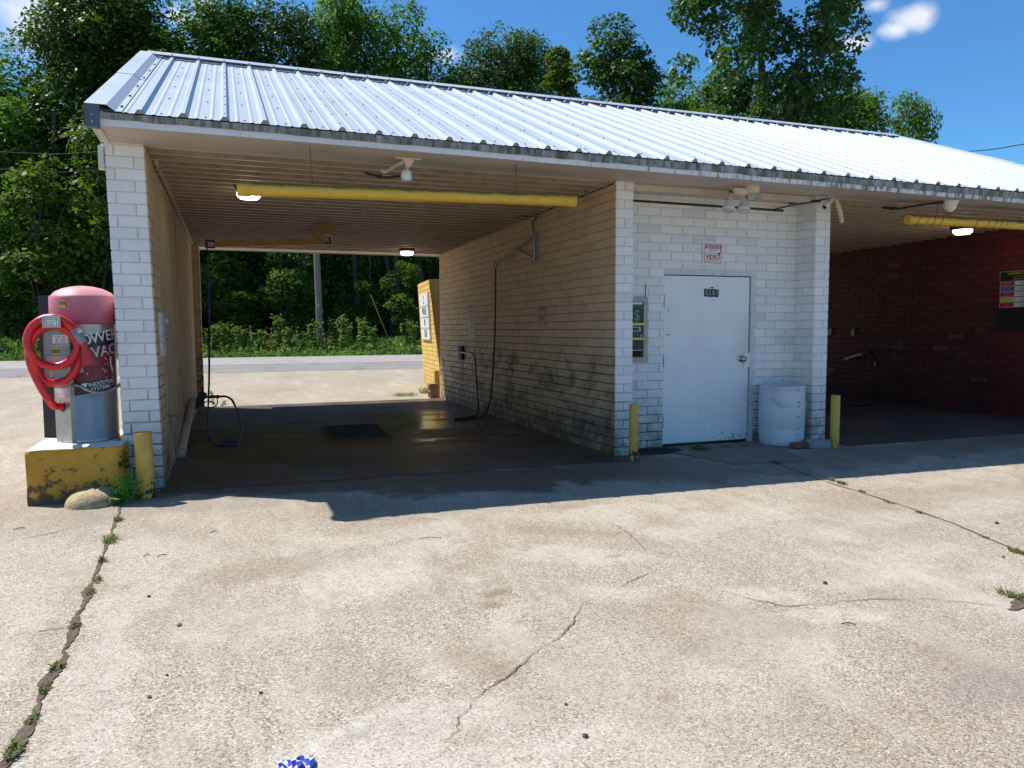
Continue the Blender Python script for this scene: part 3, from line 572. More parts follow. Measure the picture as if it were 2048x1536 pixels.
# roof
YE,YR=-.645,3.80; ZR=5.055
def rz(x,y,h=0):
    """front slope plane; h is height above the pan along the plane normal"""
    s=(ZR-eave(x))/(YR-YE); return eave(x)+(y-YE)*s
SL=(ZR-3.17)/(YR-YE); NL=math.sqrt(1+SL*SL); NY,NZ=-SL/NL,1/NL
def rp(x,y,h): return (x,y+NY*h,rz(x,y)+NZ*h)
RP=.3185; RX0=.004
prof=[(-.30,0)]
for k in range(-1,41):
    c=RX0+RP*k
    a=[(c-.038,0),(c-.015,.034),(c+.015,.034),(c+.038,0),(c+.085,0),(c+.095,.005),(c+.110,.005),(c+.120,0),(c+.2,0),(c+.21,.005),(c+.225,.005),(c+.235,0)]
    prof+= [q for q in a if -.30<q[0]<12.60]
prof.append((12.60,0))
mb=MB(); n=len(prof)
rows=[YE,1.5,YR-.02]
for side in (0,1):
    vs=[]
    for y in rows:
        for x,h in prof:
            p=rp(x,y-(oy(x) if y==YE else 0),h); vs.append(p if side==0 else (p[0],2*YR-p[1]-.0,p[2]))
    fs=[]
    for r in range(len(rows)-1):
        for i in range(n-1):
            f=(r*n+i,r*n+i+1,(r+1)*n+i+1,(r+1)*n+i); fs.append(f if side==0 else f[::-1])
    mb.add(vs,fs,0)
# rib ends at the eave in a darker, browner metal
for k in range(-1,41):
    c=RX0+RP*k
    ye_=YE+.012-oy(c)
    if -.25<c<12.55: mb.add([rp(c-.036,ye_,0),rp(c+.036,ye_,0),rp(c+.013,ye_,.032),rp(c-.013,ye_,.032)],[(0,1,2,3)],1)
# screws: rows across the pans, some on ribs
for k in range(-1,40):
    c=RX0+RP*k+.16+.0
    for j,y in enumerate((-.56,.28,1.1,1.95,2.8,3.45)):
        if 12.5>c>-.2: mb.lathe([(.0095,.0),(.009,.006),(.004,.009),(0,.010)],7,rp(c+random.uniform(-.012,.012),y,0),2,axis=(0,NY,NZ))
    if k%3==2:
        for y in (-.5,.0,.5,1.0,1.5,2.0,2.5,3.0,3.4): mb.lathe([(.009,.0),(.008,.006),(0,.009)],6,rp(RX0+RP*k,y,.033),2,axis=(0,NY,NZ))
roof=mb.build('roof',[M['roof'],M['roof_cut'],M['screw']],B)
mb=MB() # ridge cap
def rc(x,y,h,s):
    p=rp(x,y,h); return p if s==0 else (p[0],2*YR-p[1],p[2])
for s in (0,1):
    xs=[-.30,3.0,6.2,9.4,12.62]
    for i,(xa,xb) in enumerate(zip(xs[:-1],xs[1:])):
        h=.056+.002*(i%2); q=[rc(xa,YR-.19,h,s),rc(xb,YR-.19,h,s),rc(xb,YR+.002,h+.012,s),rc(xa,YR+.002,h+.012,s)]; mb.add(q,[(0,1,2,3) if s==0 else (3,2,1,0)])
        q=[rc(xa,YR-.19,h,s),rc(xb,YR-.19,h,s),rc(xb,YR-.190,h-.004,s),rc(xa,YR-.190,h-.004,s)]; mb.add(q,[(3,2,1,0) if s==0 else (0,1,2,3)])
for k in range(0,39,1): mb.lathe([(.011,0),(.010,.01),(0,.013)],6,rp(RX0+RP*k,YR-.16,.058),1,axis=(0,NY,NZ))
mb.build('ridge_cap',[M['roof'],M['screw']],roof)
def rake(x0,sg,name):
    mb=MB(); pr=[(x0,-.15),(x0,.052),(x0+sg*.155,.052),(x0+sg*.215,.008),(x0+sg*.262,.008),(x0+sg*.262,.003)]
    for s in (0,1):
        for j,(ya,yb) in enumerate(((YE-.012,1.35),(1.33,YR))):
            a=[rc(x,ya,h+.004*j,s) for x,h in pr]; b=[rc(x,yb,h+.004*j,s) for x,h in pr]; n=len(pr)
            fl=(sg>0)!=(s==1); mb.add(a+b,[((i,i+1,n+i+1,n+i) if not fl else (n+i,n+i+1,i+1,i)) for i in range(n-1)])
    for y in (-.45,.15,.8,1.45,2.1,2.75,3.4): mb.lathe([(.013,0),(.012,.01),(0,.014)],7,rp(x0+sg*.24,y,.012),1,axis=(0,NY,NZ))
    return mb.build(name,[M['roof'],M['screw']],roof)
rake(-.385,1,'rake_trim'); rake(12.685,-1,'rake_trim')
mb=MB(); y=YE-.016
p=[(-.386,3.035),(-.288,3.025),(-.282,3.205),(-.386,3.212)]
mb.prism(p,y,y+.06,0,lambda a,b,t:(a,t,b))
for z_ in (3.125,3.072): mb.lathe([(.010,0),(.009,.006),(.004,.008),(0,.008)],8,(-.335,y,z_),1,axis=(0,-1,0))
mb.build('rake_end_cap',[M['steel_dark'],M['alu']],roof)
# gable ends and side trim
mb=MB(); mb.prism([(-.60,3.06),(8.2,3.06),(3.8,4.98)],-.345,-.30,0,lambda a,b,t:(t,a,b)); mb.build('gable',M['white_trim'],B); mb=MB(); mb.prism([(-.60,3.06),(8.2,3.06),(3.8,4.98)],12.56,12.61,0,lambda a,b,t:(t,a,b)); mb.build('gable',M['white_trim'],B)
mb=MB(); mb.box(-.385,-.35,.05,8.1,2.96,3.06); mb.build('side_trim',M['white_trim'],B); mb=MB(); mb.box(-.395,-.352,-.02,.045,2.83,3.03); mb.build('corner_trim',M['white_trim'],B)
# door
dy=.352
mb=MB(); mb.box(5.463,6.689,dy,dy+.045,.040,2.060); door=mb.build('door',M['door'],B,label='white metal door numbered 1101 with rust along its foot'); bevel(door,.003,2)
mb=MB(); mb.box(5.450,6.762,.334,.42,2.072,2.135); mb.box(6.703,6.762,.334,.42,.0,2.072); mb.box(5.450,5.456,.334,.42,.0,2.072); fr=mb.build('door_frame',M['white_trim'],door)
mb=MB(); mb.box(5.456,6.703,.398,.425,0,2.072); mb.build('door_gap',M['black_steel'],door)
mb=MB(); mb.lathe([(.0,.0),(.042,.001),(.042,.006),(.016,.010),(.016,.030),(.033,.042),(.036,.060),(.028,.072),(0,.076)],24,(6.587,dy,1.05),axis=(0,-1,0)); mb.build('door_knob',M['knob'],door)
mb=MB(); mb.box(6.615,6.735,dy-.014,dy-.001,.945,1.125); o=mb.build('latch_guard',M['white_paint'],door); bevel(o,.003)
for z_ in (1.76,1.04,.31):
    mb=MB(); mb.tube([(5.457,dy-.008,z_-.07),(5.457,dy-.008,z_+.07)],.010,8); 
    for q in range(5): mb.tube([(5.457,dy-.008,z_-.066+q*.03),(5.457,dy-.008,z_-.05+q*.03)],.012,8)
    mb.build('hinge',M['rust'],door)
fn=plane_fn((6.13,dy-.001,1.862),(1,0,0),(0,0,1))
for i,ch in enumerate('1101'):
    mb=MB(); u=(-.079,-.020,.030,.080)[i]; w=(.026,.026,.026,.024)[i]; dv=(.002,-.002,.0,-.004)[i]; dd=.003+.001*(i%2)
    plate(mb,fn,u-w,u+w,-.048+dv,.048+dv,0,dd,0); put_text(mb,ch,.088,fn,u,dv,1,dd+.0015,.0,.62); mb.build('number_plate',[M['sign_black'],M['digit_grey']],door)
scuff=mat('door_scuff',(.10,.05,.05),.7)
for u in (-.006,.020): mb=MB(); mb.lathe([(.010,0),(.010,.004),(0,.004)],10,fn(u,.065,0),axis=(0,-1,0)); mb.build('screw_hole',scuff,door)
for (u,v,w,h) in ((-.60,-.21,.006,.018),(-.60,-.505,.024,.006),(-.61,.155,.003,.003),(.42,-.60,.006,.006),(.30,-.95,.004,.010),(-.12,-.35,.003,.014)): mb=MB(); mb.add([fn(u-w,v-h*.7,.002),fn(u+w*.6,v-h,.002),fn(u+w,v+h*.5,.002),fn(u-w*.5,v+h,.002)],[(0,1,2,3)]); mb.build('paint_chip',scuff,door)

# ------------------------------------------------------------------ things fixed to the building
# change machine
cm=empty('change_machine',(5.05,.33,1.05),0,'black bill change machine with green dollar sign set in the brick beside the door','change machine')
fn=plane_fn((5.075,.330,1.42),(1,0,0),(0,0,1)); mb=MB(); plate(mb,fn,-.175,.160,-.385,.385,-.03,.008,0); f=mb.build('surround',M['beige_steel'],cm); bevel(f,.003)
mb=MB(); plate(mb,fn,-.115,.102,-.325,.322,.008,.012,0); pan=mb.build('black_panel',M['sign_black'],cm)
mb=MB(); put_text(mb,'$',.175,fn,.008,.165,0,.0135,.012,.9)
for i,ch in enumerate('CHANGE'):
    a=R_(31-12.4*i); put_text(mb,ch,.048,fn,.010-.150*math.sin(a),.115+.165*math.cos(a),0,.0135,.004,.9,a)
put_text(mb,'INSERT',.020,fn,0,-.036,0,.0135,.001,1.1); put_text(mb,'BILLS HERE',.018,fn,0,-.062,0,.0135,.001)
mb.build('lettering',M['sign_green'],cm)
mb=MB(); mb.add([fn(-.075,-.02,.0135),fn(.065,-.02,.0135),fn(.055,.032,.0135),fn(-.06,.032,.0135)],[(0,1,2,3)]); rect(mb,fn,-.075,-.062,-.09,-.055,.0135,0); rect(mb,fn,.062,.075,-.09,-.055,.0135,0); mb.build('bill_picture',M['sign_mint'],cm)
mb=MB(); rect(mb,fn,-.045,.04,-.012,.024,.0145,0); mb.build('bill_slot',M['sign_black'],cm)
mb=MB(); rect(mb,fn,-.12,.135,.050,.078,.0140,0); mb.build('caution_tape',M['sign_yellow'],cm); mb=MB(); rect(mb,fn,-.12,.10,-.120,-.096,.0140,0); mb.build('caution_tape',M['sign_yellow'],cm)
mb=MB(); rect(mb,fn,-.10,.08,.294,.316,.0135,0); mb.build('paper_sticker',M['sign_white'],cm)
mb=MB(); plate(mb,fn,-.10,.07,-.31,-.24,.012,.013,1); plate(mb,fn,-.11,.08,-.245,-.238,.012,.020,0); mb.build('coin_tray',[M['alu'],M['pit']],cm)
mb=MB(); mb.tube([(5.20,.322,1.80),(5.20,.322,1.95)],.004,5); mb.build('cable',M['wire'],cm)

def video_sign(name,O,u,v,w,h,mats,label,cat='sign'):
    white,red,dim=mats; r=empty(name,O,0,label,cat); fn=plane_fn(O,u,v); mb=MB(); plate(mb,fn,-w/2,w/2,-h/2,h/2,-.0025,.0,0); b=mb.build('sign_plate',white,r)
    mb=MB(); k=w/.284
    rrect(mb,fn,-.122*k,.122*k,-.115*k,.118*k,.018*k,.0012,0); rrect(mb,fn,-.114*k,.114*k,-.107*k,.060*k,.014*k,.0020,1)
    put_text(mb,'NOTICE:',.066*k,fn,0,.087*k,1,.0028,.016,.86); put_text(mb,'THIS SITE',.030*k,fn,-.005*k,.040*k,0,.0030,.012,1.0); put_text(mb,'UNDER',.038*k,fn,-.025*k,.006*k,2,.0030,.002,1.0)
    put_text(mb,'VIDEO',.074*k,fn,0,-.042*k,0,.0030,.03,.95); put_text(mb,'SURVEILLANCE',.029*k,fn,0,-.084*k,0,.0030,.014,.98)
    mb.add([fn(a*k,b*k,.0030) for a,b in ((.055,.006),(.098,.018),(.104,-.006),(.085,-.016))],[(3,2,1,0)][:1],0); rect(mb,fn,.098*k,.106*k,.0*k,.058*k,.0030,0)
    mb.build('lettering',[red,white,dim],r); return r
video_sign('surveillance_sign',(6.122,.318,2.332),(1,0,-.015),(.015,0,1),.284,.272,(M['sign_white'],M['sign_red'],M['sign_dim']),'white and red notice sign about video surveillance above the white door')
video_sign('surveillance_sign',(W-.016,2.08,1.62),(0,-1,0),(0,0,1),.30,.285,(M['sign_pink'],M['sign_red'],M['sign_red']),'faded pink video surveillance sign on the cream bay wall')
ins=empty('instruction_sign',(W-.012,5.37,1.28),0,'tall narrow aged sign with black title on the cream bay wall','sign')
fn=plane_fn((W-.014,5.37,1.588),(0,-1,0),(0,0,1)); mb=MB(); plate(mb,fn,-.205,.205,-.305,.305,-.003,.0,0); mb.build('sign_plate',M['sign_tan'],ins)
mb=MB(); put_text(mb,'Self Serve',.085,fn,0,.25,0,.0015,.008,.95); put_text(mb,'&',.05,fn,0,.205,0,.0015,.004); put_text(mb,'Directions',.075,fn,0,.168,0,.0015,.008,1)
for i,t in enumerate(('insert coins','turn the dial to','high pressure','soap and rinse','foam brush','hold the wand','with both hands','spot free','rinse last')): put_text(mb,t,.036,fn,.02,.118-.036*i,0,.0015,0)
mb.add([fn(a,b,.0015) for a,b in ((-.15,-.27),(-.11,-.24),(-.05,-.21),(-.06,-.235),(-.13,-.275))],[(4,3,2,1,0)]); put_text(mb,'stop',.04,fn,.07,-.24,0,.0015,.002); mb.build('lettering',M['sign_black'],ins)

# yellow clearance pipes on chains
def chain(p,q,parent):
    mb=MB(); p,q=Vector(p),Vector(q); n=int((p-q).length/.022); d=(q-p)/n
    for i in range(n):
        c=p+d*(i+.5); ax=Vector((1,0,0)) if i%2 else Vector((0,1,0)); L=d*.62
        mb.tube([c-L+ax*.0,c-L*.6+ax*.006,c+L*.6+ax*.006,c+L,c+L*.6-ax*.006,c-L*.6-ax*.006,c-L],.0022,5,0,False)
    return mb.build('chain',M['chain'],parent)
def clearance_pipe(x0,z0,x1,z1,chains,label,tape=False,cap0=True,cap1=True):
    y=-.42; r=empty('clearance_pipe',(x0,y,z0),0,label,'pipe','yellow clearance pipes hanging across the bay entrances'); mb=MB(); f=lambda x:(x,y,z0+(z1-z0)*(x-x0)/(x1-x0))
    mb.tube([f(x0+(x1-x0)*i/14) for i in range(15)],.057,20); mb.build('pipe_body',M['pipe_yellow'],r)
    for c,x in ((cap0,x0),(cap1,x1)):
        if c:
            s=1 if x==x0 else -1; mb=MB(); mb.tube([f(x-.015*s),f(x-.012*s),f(x+.09*s),f(x+.095*s)],[.05,.062,.062,.058],20); mb.build('end_cap',M['pipe_yellow'],r)
    for x in chains: chain((f(x)[0]-.02,y-.03,zc(x,0)+.005),(f(x)[0],y,f(x)[2]+.055),r)
    if tape:
        mb=MB()
        for x in (8.55,8.69,8.80,8.93,9.52,9.72,9.85,9.95,10.05):
            w=random.uniform(.008,.016); pts=[]
            for k in range(25):
                a=2*PI*k/24; px=x+.035*math.sin(a+.6)
                p=f(px); pts.append((p[0],p[1]+.0585*math.cos(a),p[2]+.0585*math.sin(a)))
            mb.tube(pts,w*.35,5,0,False)
        mb.build('tape_wrap',mat('brown_tape',(.22,.11,.03),.5,var=.3),r)
    return r
clearance_pipe(.735,2.655,3.93,2.725,(1.36,3.31),'long yellow clearance pipe hanging from the soffit across the open bay with the wet floor')
clearance_pipe(8.40,2.745,11.9,2.765,(8.87,11.2),'yellow clearance pipe with brown tape wraps across the red walled bay',True)
# ceiling lights
def ceiling_light(x,y,label,w=.27):
    z=zc(x,y); r=empty('ceiling_light',(x,y,z),0,label,'light','ceiling lights in the bays'); mb=MB(); mb.prism([(-w*.55,0),(w*.55,0),(w*.5,-.085),(-w*.5,-.085)],y-w*.45,y+w*.45,0,lambda a,b,t:(x+a,t,z+b)); o=mb.build('housing',M['rust'] if w<.3 else M['alu'],r); bevel(o,.01)
    mb=MB(); mb.lathe([(w*.5,-.086),(w*.48,-.125),(w*.38,-.15),(0,-.158)],20,(x,y,z)); mb.build('lens',M['lens'],r); return r
ceiling_light(.86,1.55,'lit ceiling light at the end of the yellow pipe over the wet bay',.26); ceiling_light(3.78,6.75,'lit round ceiling light near the rear opening of the wet bay',.25); ceiling_light(11.25,1.15,'lit ceiling light under the tape-wrapped pipe in the red walled bay',.27)
# ceiling boom with hose
cb=empty('ceiling_boom',(2.02,4.2,3.03),0,'ochre swivel boom hanging from the bay ceiling','boom'); mb=MB()
z=zc(2.02,4.2); mb.prism([(-.10,.0),(.10,.0),(.08,-.19),(-.02,-.15),(-.20,-.26),(-.34,-.27)],-.045,.045,0,lambda a,b,t:(2.02+a,4.2+t,z+b-.01)); o=mb.build('bracket',M['boom_yellow'],cb)
mb=MB(); mb.box(1.80,1.93,4.12,4.28,z-.012,z+.012); mb.box(2.1,2.38,4.12,4.28,z-.012,z+.012); mb.build('mount_plate',M['black_steel'],cb)
mb=MB(); a,b=Vector((1.95,4.2,z-.275)),Vector((.42,4.2,2.665)); d=(b-a).normalized(); u=Vector((0,1,0)); w_=d.cross(u); mb.add([a+w_*.035+u*.03,a-w_*.045+u*.03,b-w_*.04+u*.025,b+w_*.045+u*.025,a+w_*.035-u*.03,a-w_*.045-u*.03,b-w_*.04-u*.025,b+w_*.045-u*.025],[(0,1,2,3),(7,6,5,4),(0,4,5,1),(1,5,6,2),(2,6,7,3),(3,7,4,0)]); mb.build('boom_arm',M['boom_yellow'],cb)
mb=MB(); mb.tube([(2.05,4.2,z-.20),(2.05,4.2,z-.26),(2.05,4.2,z-.29),(1.98,4.2,z-.29)],.014,8); mb.box(1.97,2.07,4.17,4.23,z-.30,z-.27); mb.box(.31,.44,4.16,4.24,2.68,2.715); mb.box(.31,.345,4.16,4.24,2.60,2.69); mb.box(.33,.44,4.17,4.23,2.60,2.625); mb.tube([(.335,4.2,2.62),(.336,4.2,2.50)],.008,8); mb.build('swivel',M['black_steel'],cb)
# spray gun, its holder pipe and the blue hose
pv=empty('holder_pipe',(.02,1.8,0),0,'grubby white plastic pipe leaning along the foot of the rendered bay wall','pipe'); mb=MB(); mb.tube([(.045,1.75,.012),(.05,1.85,.035),(.075,3.9,.40),(.08,4.12,.435)],[.055,.05,.05,.05],14,0,False); mb.tube([(.08,4.12,.435),(.075,3.9,.40),(.05,1.85,.035)],[.044,.044,.044],14,0,False); mb.tube([(.043,1.74,.012),(.05,2.0,.06)],.06,14); mb.build('pipe_body',M['pvc'],pv)
sg=empty('spray_gun',(.17,4.2,.45),0,'black pressure washer gun stuck in the white plastic pipe','spray gun')
mb=MB(); yy=4.2; mb.prism([(.03,.33),(.10,.30),(.17,.36),(.225,.44),(.26,.50),(.25,.54),(.19,.55),(.155,.53)],yy-.025,yy+.025,0,lambda a,b,t:(a+.01,t,b)); o=mb.build('gun_body',M['black'],sg); bevel(o,.012)
mb=MB(); mb.tube([(.22,yy,.475),(.40,yy,.475)],.020,10); mb.tube([(.39,yy,.475),(.43,yy,.475)],.026,10); mb.build('grip',M['black'],sg)
mb=MB(); mb.tube(spline([(.40,yy,.47),(.405,yy,.40),(.39,yy,.355),(.34,yy,.325),(.27,yy,.325),(.21,yy,.345),(.17,yy,.37)],8),.008,7); mb.tube(spline([(.22,yy,.39),(.28,yy,.415),(.35,yy,.385),(.37,yy,.36)],6),.008,7); mb.build('trigger_guard',M['black'],sg)
hs=empty('washer_hose',(.35,4.2,0),0,'blue and black washing hose hanging from the ceiling boom and looping on the wet floor','hose')
mb=MB(); mb.tube(spline([(.336,4.2,2.52),(.335,4.2,1.9),(.328,4.21,1.5)],10),.012,8); mb.build('upper_hose',M['blue_hose'],hs)
mb=MB(); mb.tube(spline([(.328,4.21,1.52),(.315,4.22,1.1),(.30,4.25,.7),(.285,4.26,.50)],10),.014,8); mb.tube(spline([(.43,yy,.475),(.52,yy-.05,.478),(.60,4.0,.44),(.64,3.75,.38)],8),.0155,8); mb.build('hose_sleeve',M['black'],hs)
mb=MB(); mb.tube(spline([(.638,3.77,.385),(.69,3.4,.28),(.71,3.0,.12),(.68,2.66,.03),(.62,2.45,.016),(.53,2.37,.016),(.45,2.44,.016),(.47,2.62,.018),(.56,2.70,.028),(.66,2.62,.03),(.685,2.50,.022),(.63,2.36,.02),(.52,2.34,.022),(.42,2.5,.016),(.36,2.8,.016),(.31,3.3,.03),(.285,3.8,.14),(.28,4.15,.33),(.285,4.26,.50)],10),.0125,8); mb.build('lower_hose',M['blue_hose'],hs)
# wall boom on the cream wall
wb=empty('wall_boom',(W,2.27,2.37),0,'grey steel hose boom bracketed to the cream bay wall','boom')
mb=MB(); mb.box(W-.035,W-.012,2.21,2.33,2.36,2.76); mb.tube([(W-.05,2.27,2.37),(W-.05,2.27,2.75)],.014,8); mb.build('bracket',M['alu'],wb)
tip=Vector((4.48,3.62,2.44)); mb=MB(); mb.tube([(W-.05,2.27,2.73),tip],.021,8); mb.tube([Vector((W-.05,2.27,2.40)),Vector((W-.05,2.27,2.73)).lerp(tip,.46)],.016,8); mb.tube([tip+Vector((0,-.02,.03)),tip+Vector((0,.01,-.05))],.034,8); mb.build('boom_arm',M['alu'],wb)
mb=MB(); mb.tube(spline([(W-.05,2.28,2.76),(W-.05,2.33,2.90),(W-.06,2.18,2.96),(W-.10,2.42,3.0),(W-.22,2.62,3.02)],8),.009,6); mb.box(W-.26,W-.18,2.58,2.66,3.0,3.03); mb.build('feed_hose',M['black_steel'],wb)
mb=MB(); mb.tube(spline([tip+Vector((0,.0,-.04)),(4.475,3.64,1.6),(4.46,3.72,.8),(4.44,3.85,.25),(4.36,3.98,.03),(4.2,3.9,.016),(4.0,3.78,.016),(3.87,3.84,.016),(3.92,3.99,.016),(4.15,4.1,.016),(4.40,4.35,.03),(4.5,4.62,.2),(4.535,4.82,.55),(4.545,4.92,.9),(4.55,5.02,.985),(4.57,5.15,1.0)],10),.0125,7); mb.build('hose',M['black'],wb)
gh=empty('wand_holder',(W-.03,5.93,.89),0,'black foam wand holder with a metal wand on the cream wall','wand holder'); mb=MB(); mb.box(W-.075,W-.012,5.82,6.05,.87,1.13); o=mb.build('holder',M['black'],gh); bevel(o,.02)
mb=MB(); mb.tube([(W-.09,5.93,1.02),(4.57,5.15,1.0)],.014,8); mb.tube([(W-.09,5.97,1.03),(W-.09,5.85,1.01)],.026,8); mb.build('wand',M['steel'],gh)
# coin box on the inner face of the first pier
ci=empty('coin_meter',(.0,.5,1.2),0,'white framed coin meter box on the inner side of the brick pier','coin meter'); mb=MB(); mb.box(-.01,.030,.30,.68,1.19,1.60); o=mb.build('meter_frame',M['white_trim'],ci); bevel(o,.004)
mb=MB(); mb.box(.030,.036,.50,.66,1.22,1.57); mb.box(.036,.07,.52,.58,1.50,1.55); mb.tube([(.036,.6,1.37),(.075,.6,1.37)],.02,10); mb.build('meter_face',M['alu'],ci)
# flood light pair, cameras
fl=empty('flood_light',(6.14,-.3,3.03),0,'twin head flood light under the eave above the white door','flood light')
mb=MB(); mb.lathe([(.085,.03),(.085,-.035),(.07,-.05),(.03,-.055),(0,-.055)],20,(6.17,-.33,2.995)); mb.obox((6.03,-.31,2.955),(.10,0,.0),(0,.035,0),(0,0,.033)); mb.build('mount',M['pvc_tan'],fl)
mb=MB(); mb.box(6.10,6.20,-.35,-.27,2.87,2.94); mb.box(6.20,6.29,-.34,-.28,2.90,2.95); mb.build('motion_sensor',M['alu'],fl)
for hx,ax in ((5.85,Vector((-.22,-.12,-1))),(6.03,Vector((-.18,-.22,-1)))):
    base=Vector((hx+.055,-.30,2.93)); mb=MB(); mb.lathe([(.0,-.01),(.022,0),(.024,.075),(.030,.085),(.062,.15),(.075,.175),(.075,.19),(.068,.197)],20,base,axis=ax); h=mb.build('lamp_head',M['white_trim'],fl)
    mb=MB(); mb.lathe([(.068,.194),(.05,.190),(.02,.197),(0,.19)],20,base,axis=ax); mb.build('lamp_glass',M['digit_grey'],h)
    mb=MB(); mb.lathe([(.016,-.03),(.016,.01),(.0,.012)],10,base+Vector((0,0,.01)),axis=ax); mb.build('knuckle',M['rust'],h)
ca=empty('security_camera',(2.25,-.32,3.03),0,'small white camera on a soffit bracket over the wet bay','camera','white cameras under the eave')
x,y,z=2.25,-.33,3.045; mb=MB(); mb.box(x-.12,x+.12,y-.02,y+.02,z-.012,z+.004); mb.prism([(-.055,0),(.055,0),(.05,-.03),(.015,-.085),(-.02,-.085)],y-.03,y+.03,0,lambda a,b,t:(x+a,t,z+b)); mb.tube([(x-.01,y,z-.08),(x-.01,y,z-.13)],.012,8); mb.build('bracket',M['pvc_tan'],ca)
mb=MB(); mb.lathe([(.03,.0),(.046,-.012),(.052,-.05),(.05,-.09),(.03,-.105),(0,-.108)],20,(x-.02,y-.01,z-.115)); mb.build('camera_body',M['white_paint'],ca)
mb=MB(); mb.tube(spline([(x-.03,y,z-.03),(x-.10,y+.12,z-.06),(x-.17,y+.25,z-.09),(x-.20,y+.27,z-.07)],6),.018,8); mb.build('conduit',M['pvc_tan'],ca)
mb=MB(); mb.tube(spline([(x-.05,y+.15,z-.14),(x-.15,y+.25,z-.14),(x-.21,y+.27,z-.135),(x-.36,y+.3,z-.10)],6),.011,6); mb.box(x-.24,x-.20,y+.25,y+.29,z-.15,z-.115); mb.build('cable',M['wire'],ca)
ca=empty('security_camera',(7.5,-.06,3.03),0,'white bullet camera with yellowed tube on the brick pier right of the door','camera','white cameras under the eave')
x,y,z=7.50,-.10,3.03; mb=MB(); mb.lathe([(.04,.0),(.04,-.012),(.02,-.02),(.016,-.07),(0,-.072)],16,(x+.02,y,z+.01)); mb.build('bracket',M['white_paint'],ca)
mb=MB(); a=Vector((-.17,-.03,-.14)); mb.lathe([(0,-.02),(.03,-.018),(.032,.12),(.036,.13),(.036,.165),(.03,.168)],16,(x,y-.02,z-.045),axis=a); mb.build('camera_body',M['white_paint'],ca)
mb=MB(); mb.lathe([(.030,.150),(0,.150)],16,(x,y-.02,z-.045),axis=a); mb.build('camera_lens',M['black'],ca)
mb=MB(); mb.tube(spline([(x+.09,y,z-.04),(x+.12,y,z-.10),(x+.16,y,z-.20),(x+.20,y+.01,z-.31)],6),[.022]*6+[.028]*6+[.026]*7,8); mb.build('conduit',M['sign_tan'],ca)
mb=MB(); mb.tube(spline([(x-.02,y,z-.03),(x-.2,y+.12,z-.07),(x-.38,y+.3,z-.10),(x-.5,y+.4,z-.13)],6),.008,6); mb.tube(spline([(x-.1,y+.05,z-.06),(x-.25,y+.2,z-.055),(x-.34,y+.33,z-.06)],6),.014,6); mb.build('cable',M['wire'],ca)
ca=empty('security_camera',(9.04,-.5,3.02),0,'white dome camera under the eave by the red walled bay','camera','white cameras under the eave')
x,y,z=9.04,-.46,2.992; mb=MB(); mb.lathe([(.098,0),(.098,-.012),(.085,-.02),(.075,-.07),(.05,-.115),(.02,-.132),(0,-.134)],24,(x,y,z)); mb.build('camera_body',M['white_paint'],ca)
mb=MB(); mb.tube(spline([(x-.07,y,z-.015),(x-.25,y+.15,z-.03),(x-.42,y+.36,z-.055),(x-.5,y+.45,z-.06)],6),.012,6); mb.box(x-.6,x-.4,y+.42,y+.47,z-.055,z-.03); mb.build('cable',M['wire'],ca)
# signs and fittings on the red wall
rs=empty('wash_menu_sign',(12.262,.9,1.74),0,'menu sign with red, blue and yellow bars on the red brick wall','sign'); fn=plane_fn((12.262,1.275,1.74),(0,-1,0),(0,0,1)); mb=MB(); plate(mb,fn,0,.80,0,.575,-.003,0,0); mb.build('sign_plate',M['sign_black'],rs)
mb=MB(); bars=[('HIGH PRESSURE SOAP',0),('HIGH PRESSURE RINSE',1),('FOAM BRUSH',0),('TIRE ENGINE CLEANER',2),('WAX',0)]
for i,(t,c) in enumerate(bars):
    v0=.345-.085*i; rect(mb,fn,.010,.79,v0,v0+.074,.0012,3); rect(mb,fn,.018,.25,v0+.006,v0+.068,.0022,c); put_text(mb,t,.022,fn,.12,v0+.037,4 if c==2 else 3,.003,.001,.72)
    for q,l in enumerate(('use for washing the car body','keep the wand a foot away','turn dial to change cycle')): put_text(mb,l,.020,fn,.46,v0+.056-.02*q,4,.003,0,1.1)
put_text(mb,'WASHING INSTRUCTIONS',.055,fn,.42,.535,2,.0015,.004,.9); put_text(mb,'start at the top and rinse down',.03,fn,.42,.485,2,.0015,.001); put_text(mb,'maximum time is ten minutes',.03,fn,.40,.448,3,.0015,.001)
rect(mb,fn,0,.8,.569,.575,.0015,3); rect(mb,fn,0,.006,.42,.575,.0015,3)
mb.build('lettering',[M['sign_red'],M['sign_blue'],M['sign_yellow'],M['digit_grey'],M['sign_black']],rs)
bp=MB(); bp.box(12.24,12.265,.45,1.30,1.385,1.708); o=bp.build('wall_panel',M['sign_black'],None,label='plain black rectangular panel under the menu sign on the red wall',cat='panel'); bevel(o,.004)
for k,(yy_,l) in enumerate(((4.912,'small metal mat clip on the red wall nearer the white pier'),(4.295,'small metal mat clip on the red wall farther from the white pier'))):
    r=empty('mat_clip',(12.26,yy_,1.27),0,l,'clip','mat clips on the red wall'); mb=MB(); mb.box(12.235,12.268,yy_-.02,yy_+.02,1.28,1.42); mb.build('clip_plate',M['alu'],r); mb=MB(); mb.tube([(12.235,yy_,1.40),(12.20,yy_,1.36),(12.21,yy_,1.27),(12.19,yy_,1.25)],.012,8); mb.build('clip_jaw',M['steel'],r)
g2=empty('spray_gun',(12.2,3.85,.9),0,'dark spray gun resting in a wall pipe on the red wall','spray gun'); mb=MB(); mb.tube([(12.22,4.45,.80),(12.20,3.95,.93)],.032,10); mb.build('holder_tube',M['pvc'],g2)
